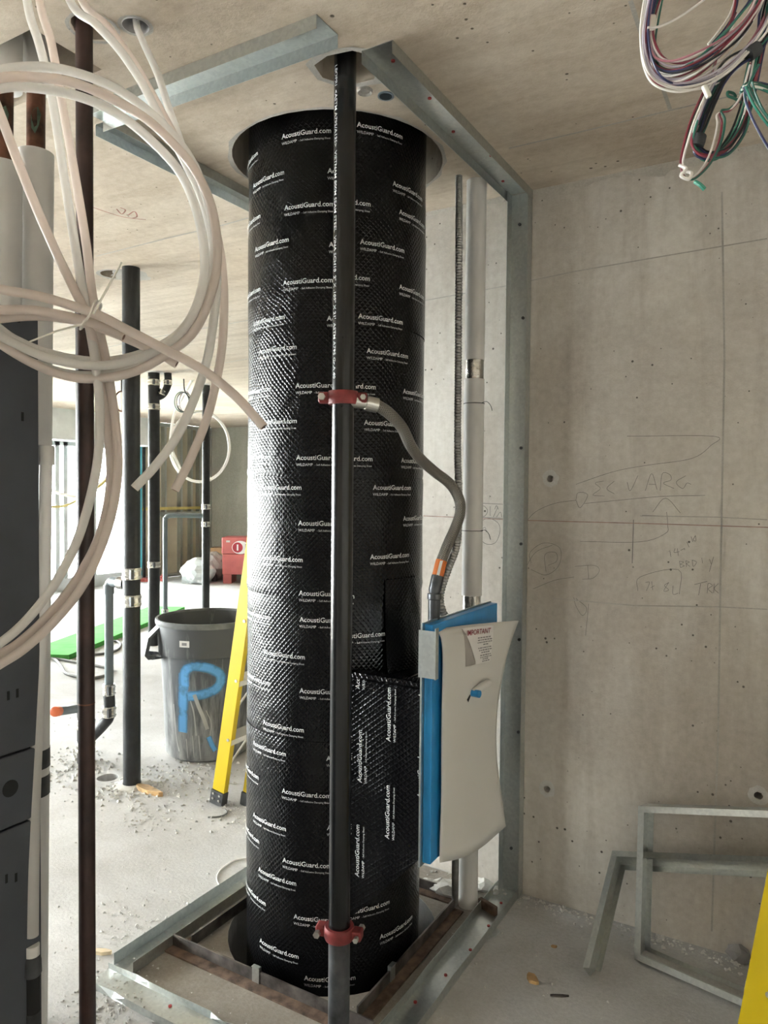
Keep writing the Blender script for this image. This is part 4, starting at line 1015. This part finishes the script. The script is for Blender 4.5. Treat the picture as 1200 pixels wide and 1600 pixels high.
obj('pipe', MB().tube(spline([g0, g0-_r0*.38, g0-_r0*.44+np.array([0, 0, -.03]), g1+np.array([0, 0, -.09]), g1+np.array([0, 0, -.6]), g2+np.array([0, 0, .18])], 6), .026, 16), 'pvc', gp, smooth=True)
obj('lower_pipe', MB().cyl(g2, g2+np.array([0, 0, .2]), .036, 16), 'castiron', gp, smooth=True); band(gp, g2, .2, .034, .05)
s_ = g2+np.array([0, 0, .13])
obj('stub', MB().tube([s_, s_+_r0*.20-np.array([_f[0], _f[1], 0])*.05+np.array([0, 0, .02])], .026, 16), 'pvc', gp, smooth=True)
obj('red_cap', MB().tube([s_+_r0*.20-np.array([_f[0], _f[1], 0])*.05+np.array([0, 0, .02]), s_+_r0*.215-np.array([_f[0], _f[1], 0])*.054+np.array([0, 0, .021])], .028, 16), 'redbox', gp, smooth=True)
# grey pipe between the two near stacks
zt_ = upat(160, 908, GREYV); e0 = np.array([BIG[0], BIG[1], zt_]); v0 = np.array([GREYV[0], GREYV[1], zt_])
gd = thing('grey_drain', 'grey plastic drain pipe dropping from the thick stack to the capped stub', 'pipe', (GREYV[0], GREYV[1], 0))
dv = nrm(v0-e0)
zlow = upat(160, 1078, GREYV)
obj('pipe', MB().tube(spline([e0+dv*.03, e0+(v0-e0)*.6, v0-dv*.025, v0+np.array([0, 0, -.03]), v0+np.array([0, 0, -.1]), np.array([v0[0], v0[1], (zt_+zlow)/2]), np.array([v0[0], v0[1], zlow])], 6), .0235, 18), 'pvc', gd, smooth=True)
obj('elbow_socket', MB().tube([e0+(v0-e0)*.55, e0+(v0-e0)*.82], .028, 18), 'pvc', gd, smooth=True)
obj('elbow_socket', MB().tube([v0+np.array([0, 0, -.02]), v0+np.array([0, 0, -.07])], .028, 18), 'pvc', gd, smooth=True)
obj('rubber_coupling', MB().tube([e0+(v0-e0)*.22, e0+(v0-e0)*.5], .034, 18), 'foil', gd, smooth=True)
band(gd, GREYV, zlow, .028, .06)
tz = np.array([THIN[0], THIN[1], upat(145, 1165, THIN)])
obj('lower_bend', MB().tube(spline([(GREYV[0], GREYV[1], zlow-.02), (GREYV[0], GREYV[1], zlow-.14), tuple(np.array([GREYV[0], GREYV[1], 0])*.75+np.array([THIN[0], THIN[1], 0])*.25+np.array([0, 0, zlow-.21])), tuple(tz+np.array([0, 0, .02]))], 6), .030, 18), 'castiron', gd, smooth=True)
band(gd, GREYV, zlow-.12, .031, .06)
st0 = np.array([THIN[0], THIN[1], upat(140, 1105, THIN)]); st1 = dep(86, 1112, 3.72)
cs = thing('capped_stub', 'grey pipe stub with an orange cap pointing left from the hidden stack', 'pipe', st0)
obj('stub', MB().tube([st0, st1], .023, 18), 'pvc', cs, smooth=True)
obj('orange_cap', MB().tube([st1+(st0-st1)*.10, st1, st1+(st1-st0)*.006], [.0255, .0255, .022], 18), 'orangecap', cs, smooth=True)

# ------------------------------------------------------------------ grey bin with sprayed letter
BN = np.array([-3.124, 3.255]); 
bn = thing('waste_bin', 'big grey plastic waste bin sprayed with a blue letter P', 'bin', (*BN, 0))
prof = [(.0, .006), (.235, .006), (.245, .02), (.268, .50), (.275, .60), (.287, .605), (.293, .775), (.300, .78), (.302, .80), (.292, .80), (.286, .775), (.270, .60), (.240, .03), (.0, .03)]
body = obj('bin_body', MB().lathe((*BN, 0), prof, 48), 'bin', bn, smooth=True)
obj('rim', MB().lathe((*BN, 0), [(.288, .772), (.303, .772), (.306, .786), (.303, .803), (.289, .803), (.286, .79)], 48), simple('worn_rim', (.16, .165, .165), .6, var=.3), bn, smooth=True)
tc = atan2(-BN[1], -BN[0])
for sg in (-1, 1):
    a = tc+sg*radians(-84) if sg == 1 else tc+radians(96)
    d = np.array([cos(a), sin(a), 0]); n = np.array([-sin(a), cos(a), 0]); c = np.array([*BN, 0])
    P = [c+d*.285+np.array([0, 0, .76]), c+d*.345+np.array([0, 0, .70]), c+d*.365+np.array([0, 0, .60]), c+d*.345+np.array([0, 0, .575]), c+d*.282+np.array([0, 0, .58])]
    mb = MB(); mb.prism([p-n*.07 for p in P]+[p-n*.07-d*.02 for p in P[::-1]], n*.14); obj('handle', mb, 'bin', bn, bevel=.004)
def rbin(z): return .2455+(.276-.2455)*(z-.02)/.6
def on_bin(x, z, off): a = tc+x/.27; r = rbin(z)+off; return (BN[0]+r*cos(a), BN[1]+r*sin(a), z)
def bin_px(x, y):
    d = ray(x, y); o = np.array([0, 0, CAMZ]); a = d[0]**2+d[1]**2; b = -2*(d[0]*BN[0]+d[1]*BN[1]); c = BN@BN-.262**2
    t = (-b-sqrt(max(b*b-4*a*c, 0)))/(2*a); p = o+d*t; return np.array([(((atan2(p[1]-BN[1], p[0]-BN[0])-tc+pi) % (2*pi))-pi)*.27, p[2]])
def bin_stroke(px, w, mat, name, off):
    v, f, uv = ribbon(spline([bin_px(*p) for p in px], 6), w); mb = MB(); mb.add([on_bin(x, z, off) for x, z in v], f); return obj(name, mb, mat, body, uvs=uv)
bin_stroke([(284, 1145), (285, 1110), (287, 1075), (288, 1052)], .085, 'spray', 'sprayed_letter', .0022)
bin_stroke([(289, 1072), (290, 1050), (303, 1041), (325, 1043), (342, 1052), (344, 1066), (334, 1078), (312, 1086), (294, 1088)], .075, 'spray', 'sprayed_letter', .003)
bin_stroke([(326, 1152), (331, 1164), (337, 1174)], .04, 'spray', 'sprayed_letter', .0026)
for k, px in enumerate(([(304, 1085), (311, 1105), (319, 1125), (324, 1140)], [(298, 1095), (303, 1115), (306, 1150)], [(322, 1110), (330, 1130), (328, 1150)], [(272, 1100), (274, 1150), (278, 1175)], [(300, 1150), (302, 1185)], [(310, 1150), (313, 1188)], [(290, 1155), (292, 1186)])):
    bin_stroke(px, (.022, .008, .004, .006, .004, .005, .005)[k], 'dust', 'mortar_splash', .0036)
pl = bin_px(292, 1006); mb = MB(); mb.add([((BN[0]+.2925*cos(tc+(pl[0]+dx)/.27)), BN[1]+.2925*sin(tc+(pl[0]+dx)/.27), .69+dz) for dx, dz in ((-.028, -.018), (.028, -.018), (.028, .018), (-.028, .018))], [(0, 1, 2, 3)])
lab_ = obj('bin_label', mb, 'paper', bn)
mb = MB(); mb.add([((BN[0]+.2932*cos(tc+(pl[0]+dx)/.27)), BN[1]+.2932*sin(tc+(pl[0]+dx)/.27), .69+dz) for dx, dz in ((-.014, -.008), (.014, -.008), (.014, .008), (-.014, .008))], [(0, 1, 2, 3)])
obj('label_print', mb, 'greyink', lab_)

# ------------------------------------------------------------------ things at the far wall
def crumple(c, rx, ry, rz, seed, sub=3, amp=.22):
    bm = bmesh.new(); bmesh.ops.create_icosphere(bm, subdivisions=sub, radius=1.0)
    for v in bm.verts:
        n = v.co.normalized(); q = n*2.3+Vector((seed, 0, 0)); k = 1+amp*(abs(mnoise.noise(q))*1.6-.4)+amp*.4*mnoise.noise(q*2.7)
        v.co = Vector((n.x*rx*k, n.y*ry*k, max(-1, n.z)*rz*k))
    mb = MB(); mb.v = [(c[0]+v.co.x, c[1]+v.co.y, max(0.001, c[2]+v.co.z)) for v in bm.verts]; mb.f = [tuple(v.index for v in f.verts) for f in bm.faces]; bm.free(); return mb
pb = fl(303, 912)
tag(obj('trash_bag', crumple((pb[0], pb[1]+.1, .19), .30, .26, .24, 3), 'bag', org=(pb[0], pb[1], 0)), 'pale translucent rubbish bag on the floor by the far stud wall', 'bag')
pb2 = fl(338, 908)
tag(obj('trash_bag', crumple((pb2[0]-.22, pb2[1]+.15, .21), .28, .22, .26, 8), 'bag2', org=(pb2[0], pb2[1], 0)), 'darker grey rubbish bag behind the farthest black pipe', 'bag')
rb = fl(347, 912); Xr, Yr = rb[0], rb[1]; 
zr = [onx(360, y, Xr+.2)[2] for y in (836, 866, 897, 906)]
bxd = thing('gang_box', 'faded red steel site box with round emblem against the far wall', 'tool box', (Xr+.4, Yr+.3, 0))
ax = (tuple(_r0), tuple(nrm((_f[0], _f[1], 0))), (0, 0, 1)); cc = rb+_r0*.5+nrm((_f[0], _f[1], 0))*.235
obj('box_body', MB().box((cc[0], cc[1], .32), (1.0, .45, .34), ax), 'redbox', bxd, bevel=.01)
obj('lid', MB().box((cc[0], cc[1], .63), (1.02, .47, .27), ax), 'redbox', bxd, bevel=.015)
for s in (-.42, .42): q = cc+_r0*s; obj('skid', MB().box((q[0], q[1], .075), (.14, .42, .15), ax), 'redbox', bxd)
fn = nrm((_f[0], _f[1], 0)); q = cc-fn*.238-_r0*.20; 
mb = MB(); mb.add([tuple(np.array([q[0], q[1], .60])+_r0*.14*cos(2*pi*k/24)+np.array([0, 0, .11*sin(2*pi*k/24)])) for k in range(24)], [tuple(range(24))]); em = obj('emblem', mb, 'paper', bxd)
mb = MB(); q2 = q-fn*.002-_r0*.045
mb.add([tuple(np.array([q2[0], q2[1], .60])+_r0*.085*cos(2*pi*k/24)+np.array([0, 0, .085*sin(2*pi*k/24)])) for k in range(24)], [tuple(range(24))]); obj('emblem_disc', mb, simple('emblem_red', (.45, .03, .05), .5), em)
mb = MB(); q3 = q2-fn*.002; mb.box(np.array([q3[0], q3[1], .60]), (.025, .002, .10), ax); obj('emblem_bar', mb, 'paper', em)
mb = MB(); q3 = q-fn*.004+_r0*.095; mb.box(np.array([q3[0], q3[1], .60]), (.03, .002, .12), ax); obj('emblem_bar', mb, 'greyink', em)
q = cc-_r0*.40-fn*.242; obj('latch', MB().box((q[0], q[1], .70), (.06, .02, .03), ax), 'zinc', bxd)
q = fl(343, 902)-_r0*.06+fn*.25
tag(obj('cardboard_box', MB().box((q[0], q[1], .26), (.26, .3, .5), ax), 'card', org=(q[0], q[1], 0), bevel=.006), 'brown cardboard box squeezed beside the red site box', 'box')
for k, (x, y, sx, sy, sz, m, lab, cat) in enumerate([(296, 911, .22, .14, .10, 'bag', 'white plastic tub lying in front of the pale rubbish bag', 'tub'), (312, 912, .20, .12, .12, 'facade', 'grey tool case on the floor beside the pale bag', 'tool case'),
        (318, 907, .26, .12, .06, 'cyan', 'blue tray lying between the bags', 'tray'), (335, 908, .10, .10, .14, 'rubber', 'black bucket on the floor by the far bags', 'bucket'), (352, 904, .10, .08, .20, 'paper', 'white bottle standing under the red site box', 'bottle'), (256, 908, .14, .10, .12, 'redbox', 'small red spool on the floor by the stud wall', 'spool')]):
    p = fl(x, y); mb = MB()
    if cat in ('bucket', 'bottle', 'spool'): mb.lathe((p[0], p[1], 0), [(0, .001), (sx*.45, .001), (sx*.5, sz*.7), (sx*.3, sz*.85), (sx*.28, sz), (0, sz)], 16)
    else: mb.box((p[0], p[1], sz/2+.001), (sx, sy, sz), ax)
    tag(obj(cat.replace(' ', '_'), mb, m, org=(p[0], p[1], 0), bevel=.006 if cat not in ('bucket', 'bottle', 'spool') else 0), lab, cat)
# far wire coils under the slab and white tube ring
def ring(c, rx, rz, r, n=36, ph=0, turns=1, dx=0): return [c+_r0*(rx*cos(ph+2*pi*turns*k/n)+dx*k)+np.array([0, 0, rz*sin(ph+2*pi*turns*k/n)]) for k in range(n+1)]
wc = ce(287, 592); c0 = np.array([wc[0], wc[1], upat(283, 628, wc)])
fw = thing('far_wire_coil', 'small coil of grey wire hanging from the slab in the far room', 'wires', (wc[0], wc[1], H))
for k, (a, b) in enumerate(((.075, .105), (.068, .10), (.08, .098), (.06, .108))): obj('wire', MB().tube(ring(c0+_r0*(.012*k-.02), a, b, 0, ph=k), .005, 6), 'wire_lilac' if k % 2 else 'wire_green', fw)
obj('lead', MB().tube(spline([np.array([wc[0], wc[1], H]), wc+_r0*.01-np.array([0, 0, .12]), c0+_r0*.06+np.array([0, 0, .04])], 5), .007, 6), 'wire_black', fw)
pw = ce(268, 640); cw = dep(312, 698, 8.2)
wr = thing('white_tube_ring', 'large white plastic tube ring hanging in the far room', 'tube', cw)
obj('tube', MB().tube(ring(cw, .33, .39, 0, 48), .017, 10), 'pex', wr, smooth=True)
obj('tube_tail', MB().tube(spline([dep(283, 735, 8.2), dep(268, 700, 8.2), dep(268, 670, 8.2), dep(275, 640, 8.2), ce(300, 594)], 8), .015, 10), 'pex', wr, smooth=True)
wc2 = ce(190, 585); fw2 = thing('far_wire_coil', 'orange-brown cable loop hanging half behind the thick black stack', 'wires', (wc2[0], wc2[1], H))
c0 = np.array([wc2[0], wc2[1], upat(190, 627, wc2)]); obj('wire', MB().tube(ring(c0, .07, .10, 0), .008, 8), 'copper', fw2); obj('lead', MB().tube([c0+np.array([0, 0, .1]), (wc2[0], wc2[1], H)], .008, 6), 'wire_black', fw2)
cb = thing('window_cable', 'pale cables drooping across the window at the left', 'cable', dep(85, 770, 8.0))
obj('cable', MB().tube(spline([dep(60, 755, 8.0), dep(85, 768, 8.0), dep(105, 774, 8.0), dep(130, 774, 8.0), dep(165, 748, 8.1), dep(180, 728, 8.1), dep(188, 690, 8.1), np.array([*dep(190, 600, 8.1)[:2], H])], 6), .016, 8), 'pex', cb, smooth=True)
obj('cable', MB().tube(spline([dep(60, 790, 8.0), dep(84, 792, 8.0), dep(105, 789, 8.0), dep(130, 776, 8.0), dep(160, 756, 8.05), dep(178, 735, 8.1)], 6), .013, 8), simple('yellow_cable', (.65, .52, .2), .5), cb, smooth=True)
# green board and cords on the floor
ga, gb = fl(70, 1030), fl(262, 953); d = nrm(gb-ga); n = np.array([-d[1], d[0], 0])
tag(obj('green_board', MB().box((ga+gb)/2+np.array([0, 0, .022]), (np.linalg.norm(gb-ga), .46, .05), (tuple(d), tuple(n), (0, 0, 1))), 'green', org=(ga+gb)/2, bevel=.003), 'long bright green board lying on the dusty floor', 'board')
def cord(label, px, r=.012, mat='cord'):
    P = [fl(x, y)+np.array([0, 0, r*.95]) for x, y in px]; return tag(obj('extension_cord', MB().tube(spline(P, 8), r, 8), mat, org=P[0]*np.array([1, 1, 0]), smooth=True), label, 'cord', 'cords on the floor')
cord('dark cord looping on the floor behind the thick black stack', [(60, 1022), (95, 1022), (130, 1018), (160, 1005), (183, 1004), (188, 1012), (170, 1022), (120, 1026)])
cord('grey cord curling on the floor left of the slim brown pipe', [(60, 1026), (85, 1032), (97, 1045), (105, 1055), (140, 1062), (168, 1056), (175, 1048), (160, 1044), (110, 1035), (70, 1028)])
cord('thin white wire curved on the floor left of the chute', [(387, 1342), (365, 1346), (345, 1360), (339, 1375), (348, 1389), (360, 1384)], .003, 'wire_white')
cord('bent grey wire end on the floor by the ladder foot', [(325, 1278), (343, 1277), (354, 1272), (352, 1266)], .004)
# ================================================================== SMALL THINGS
shard('wood_shard', 'split orange wood shard on the floor right of the thick black stack', 'wood scrap', (232, 1238), .19, .05, .022, -.05, 'wood')
p = fl(228, 1236); a = nrm((cos(-.05), sin(-.05), 0))
shard('wood_shard', 'pale wood splinter beside the slim brown pipe near the corner', 'wood scrap', (158, 1490), .075, .022, .012, .45, 'woodpale')
shard('wood_shard', 'tan wood chip on the floor in front of the leaning frames', 'wood scrap', (832, 1532), .05, .03, .01, -.5, 'wood')
shard('wood_shard', 'tiny wood chip left of the leaning frame foot', 'wood scrap', (866, 1480), .02, .012, .005, .6, 'wood')
shard('wood_shard', 'long thin wood splinter on the floor in front of the leaning frames', 'wood scrap', (875, 1557), .06, .008, .005, .5, 'angle')
p = fl(1152, 1508)
tag(obj('plastic_wrap', crumple((p[0], p[1]+.03, .02), .04, .022, .032, 5, 2, .3), simple('grey_wrap', (.32, .30, .29), .5), org=(p[0], p[1], 0)), 'crumpled grey plastic wrap on the floor inside the leaning frame', 'wrapper')
p = fl(1148, 1490)+np.array([0, .05, 0])
tag(obj('dark_offcut', MB().box((p[0], p[1], .02), (.035, .02, .036), ((.95, .3, 0), (-.3, .95, 0), (0, 0, 1))), 'dark', org=(p[0], p[1], 0), bevel=.002), 'small black offcut standing by the wall inside the leaning frame', 'offcut')
for k, (x, y, s) in enumerate(((683, 1392, .045), (700, 1398, .055), (716, 1388, .035), (760, 1385, .045), (744, 1382, .035), (770, 1392, .03), (668, 1385, .035))):
    p = fl(x, y); p[1] = min(p[1], 2.66); p[0] = p[0]
    tag(obj('rubble_chunk', crumple((p[0], p[1], s*.35), s, s*.7, s*.6, k+20, 2, .5), 'rubble', org=(p[0], p[1], 0)),
        ('broken concrete chunk behind the chute foot, %s' % ('leftmost flat one', 'large pale one', 'beside the conduit', 'right of the white pipe', 'against the wall', 'small one by the stud', 'nearest the chute')[k]), 'rubble', 'rubble behind the chute')
# crumbs of concrete and dust strewn on the slab : nobody could count them
rr = random.Random(11); mb = MB()
def crumb(x, y, s):
    if (x-CH[0])**2+(y-CH[1])**2 < .38**2 or (x-HOLE_F[0])**2+(y-HOLE_F[1])**2 < .08**2: return
    if -1.87 < x < -.95 and 1.56 < y < 2.7 and rr.random() < .75: return
    if y > WY-.01 and x > WEND-.02 and y < WY+.52: return
    t = rr.uniform(0, 6); b = [(x+s*cos(t+k*2.1)*rr.uniform(.6, 1.2), y+s*sin(t+k*2.1)*rr.uniform(.6, 1.2), .0004) for k in range(3)]
    tp = [(x+(q[0]-x)*.5, y+(q[1]-y)*.5, s*rr.uniform(.4, .9)) for q in b]
    mb.add(b+tp, [(0, 2, 1), (3, 4, 5), (0, 1, 4, 3), (1, 2, 5, 4), (2, 0, 3, 5)])
def field(px, n, sx, smax):
    c = fl(*px)
    for _ in range(n): crumb(c[0]+rr.gauss(0, sx), c[1]+rr.gauss(0, sx), smax*rr.random()**2.2+.0015)
field((205, 1230), 500, .10, .013); field((120, 1200), 450, .14, .014); field((300, 1215), 420, .13, .012); field((235, 1275), 200, .10, .008)
field((180, 1545), 260, .06, .006); field((175, 1575), 200, .06, .005); field((330, 1480), 160, .12, .005); field((320, 1570), 160, .10, .004)
field((200, 1440), 160, .12, .008); field((360, 1270), 200, .10, .009); field((560, 1590), 120, .08, .004)
for _ in range(2600):
    x, y = rr.uniform(-4.6, .3), rr.uniform(.9, 4.2); crumb(x, y, .006*rr.random()**3+.0012)
for _ in range(900):
    x = rr.uniform(-1.0, .6) if rr.random() < .7 else rr.uniform(-1.95, -1.0); crumb(x, WY-.012-abs(rr.gauss(0, .035)), .010*rr.random()**2+.0015)
o = obj('floor_crumbs', mb, 'rubble'); tag(o, 'crumbs of concrete and dust strewn over the slab', 'debris', kind='stuff')

# small fittings cast in the slab
p = ce(603, 149); slv = obj('conduit_sleeve', MB().lathe((p[0], p[1], H), [(.024, .05), (.024, -.004), (.019, -.004), (.019, .05)], 20), 'pvc', ceiling, smooth=True)
p = ce(570, 141); obj('conduit_stub', MB().lathe((p[0], p[1], H), [(.0, -.003), (.012, -.003), (.016, -.002), (.020, -.008), (.023, 0)], 18), 'patch', ceiling, smooth=True)
for (x, y), r, sd2 in (((590, 150), .075, 4), ((541, 104), .09, 5), ((300, 285), .0, 0), ((204, 430), .10, 6), ((322, 601), .10, 7), ((243, 582), .12, 8)):
    if not r: continue
    p = ce(x, y); pts = circ((p[0], p[1]), r, 22, .22, sd2)
    if (x, y) == (541, 104): 
        inn = sp_hole; m = len(inn); pts = [(inn[i][0]+(inn[i][0]-SP[0])*.28*(1+.5*sin(i*2.3)), inn[i][1]+(inn[i][1]-SP[1])*.28*(1+.4*sin(i*1.7))) for i in range(m)]
        mbp = MB(); mbp.add([(a, b, H-.0015) for a, b in pts]+[(a, b, H-.0005) for a, b in inn], [(i, (i+1) % m, m+(i+1) % m, m+i) for i in range(m)])
    else:
        mbp = MB(); mbp.add([(a, b, H-.001) for a, b in pts], [tuple(range(len(pts)))])
        if (x, y) == (590, 150): continue
    obj('mortar_ring', mbp, 'patch', ceiling)
def ringpatch(c, r0, r1, sd2):
    n = 40; a = circ(c, r0, n); b = circ(c, r1, n, .025, sd2); mbp = MB()
    mbp.add([(x, y, H-.0006) for x, y in a]+[(x, y, H-.0012) for x, y in b], [(i, (i+1) % n, n+(i+1) % n, n+i) for i in range(n)]); obj('mortar_ring', mbp, 'patch', ceiling)
ringpatch(CH, .3625, .374, 1); ringpatch(SLEEVE, .0345, .042, 2); ringpatch(ce(180, 429)[:2], .0755, .095, 3); ringpatch(BROWN+_r0[:2]*.022, .054, .064, 5)
slv2 = obj('conduit_sleeve', MB().lathe((SLEEVE[0], SLEEVE[1], H), [(.0338, .19), (.0338, -.002), (.0318, -.002), (.0318, .19)], 24), 'facade', ceiling, smooth=True)

# ------------------------------------------------------------------ pencil and crayon marks on the concrete
def scrib(strokes, w=.0022, mat='pencil', name='pencil_mark'):
    mb = MB()
    for s in strokes:
        P = [(W_(*p)[0], W_(*p)[2]) for p in s]; P = [tuple(q) for q in spline([np.array(p) for p in P], 5)] if len(P) > 2 else P
        v, f, uv = ribbon(P, w); mb.add([(x, WY-.0012, z) for x, z in v], f)
    return obj(name, mb, mat, wall_right)
def C5(x, y): return (800+x/3, 600+y/3)
def ss(*st): return [[C5(*p) for p in s] for s in st]
# arrow curves and the letters pencilled beside them
scrib(ss([(55, 660), (110, 600), (200, 560), (300, 545)], [(300, 545), (310, 510), (355, 520), (320, 580), (300, 545)], [(340, 560), (500, 545), (700, 527), (905, 522)],
         [(660, 600), (720, 535), (790, 605)], [(610, 615), (800, 622), (960, 625)], [(725, 600), (730, 660), (720, 700), (600, 740), (320, 738)], [(300, 470), (480, 410), (640, 380), (840, 350), (930, 290), (945, 245), (540, 245)]), .0016)
scrib(ss([(430, 455), (390, 465), (415, 490), (380, 520), (435, 525)], [(480, 455), (445, 490), (480, 515)], [(540, 460), (555, 500), (590, 430)], [(625, 500), (655, 420), (680, 495)], [(640, 470), (675, 470)],
         [(695, 500), (705, 420), (740, 425), (745, 450), (710, 465), (760, 490)], [(815, 430), (770, 460), (800, 490), (820, 465), (840, 470)]), .0016)
scrib(ss([(740, 780), (745, 810)], [(765, 770), (760, 790), (785, 785)], [(775, 770), (780, 805)], [(790, 780), (810, 770)], [(820, 740), (830, 765)], [(840, 715), (848, 740)], [(860, 710), (850, 730), (862, 735), (860, 710)],
         [(785, 830), (790, 860)], [(785, 830), (805, 835), (790, 845), (808, 852), (790, 860)], [(815, 828), (818, 858)], [(815, 828), (832, 835), (818, 842), (835, 856)], [(845, 825), (850, 855), (865, 835), (845, 825)],
         [(890, 815), (893, 840)], [(925, 820), (935, 845)], [(945, 810), (925, 880)]), .0016)
scrib(ss([(625, 930), (645, 930), (630, 970)], [(655, 925), (660, 965)], [(650, 955), (668, 945)], [(735, 930), (715, 945), (735, 965), (712, 970), (735, 930)], [(755, 945), (755, 985), (780, 980)], [(590, 970), (600, 905), (780, 870), (785, 985)],
         [(855, 940), (915, 925)], [(885, 935), (875, 990)], [(915, 980), (920, 935), (940, 945), (920, 960), (940, 980)], [(948, 935), (945, 980)], [(968, 935), (948, 958), (968, 980)]), .0016)
scrib(ss([(60, 870), (110, 790), (190, 755)], [(90, 840), (85, 790), (150, 745), (225, 770), (220, 850), (160, 895), (90, 870)], [(160, 880), (155, 800), (205, 790), (210, 830), (170, 850)], [(295, 855), (385, 850), (410, 875), (380, 910), (330, 915)],
         [(355, 850), (360, 915)], [(100, 960), (200, 920), (290, 905)], [(290, 1000), (300, 1040), (330, 1085), (350, 1050), (300, 1005)], [(360, 1030), (345, 1180)]), .0015)
# circle and figures beside the white pipe
scrib([[(752, 791), (752, 805), (758, 806), (762, 798), (757, 791), (752, 791)], [(766, 806), (766, 791)], [(771, 808), (778, 792)], [(773, 796), (776, 790), (779, 796)], [(776, 808), (782, 800), (784, 808)], [(749, 786), (786, 788)], [(749, 808), (786, 810)],
       [(748, 830), (752, 815), (765, 810), (779, 818), (781, 832), (774, 848), (760, 850), (750, 842)], [(752, 828), (758, 824), (760, 832)]], .0022)
# faint red crayon line on the soffit of the far bay
mb = MB()
for s in ([(140, 322), (190, 338), (228, 343)], [(182, 326), (190, 334), (196, 328), (188, 324)], [(200, 336), (210, 330), (214, 338), (206, 341)]):
    P = spline([ce(*p)[:2] for p in s], 5); v, f, uv = ribbon(P, .006); mb.add([(x, y, H-.001) for x, y in v], f)
obj('crayon_mark', mb, 'chalkred', ceiling)
print('objects', len(bpy.data.objects), 'tris', sum(len(m.loop_triangles) or len(m.polygons) for m in bpy.data.meshes))
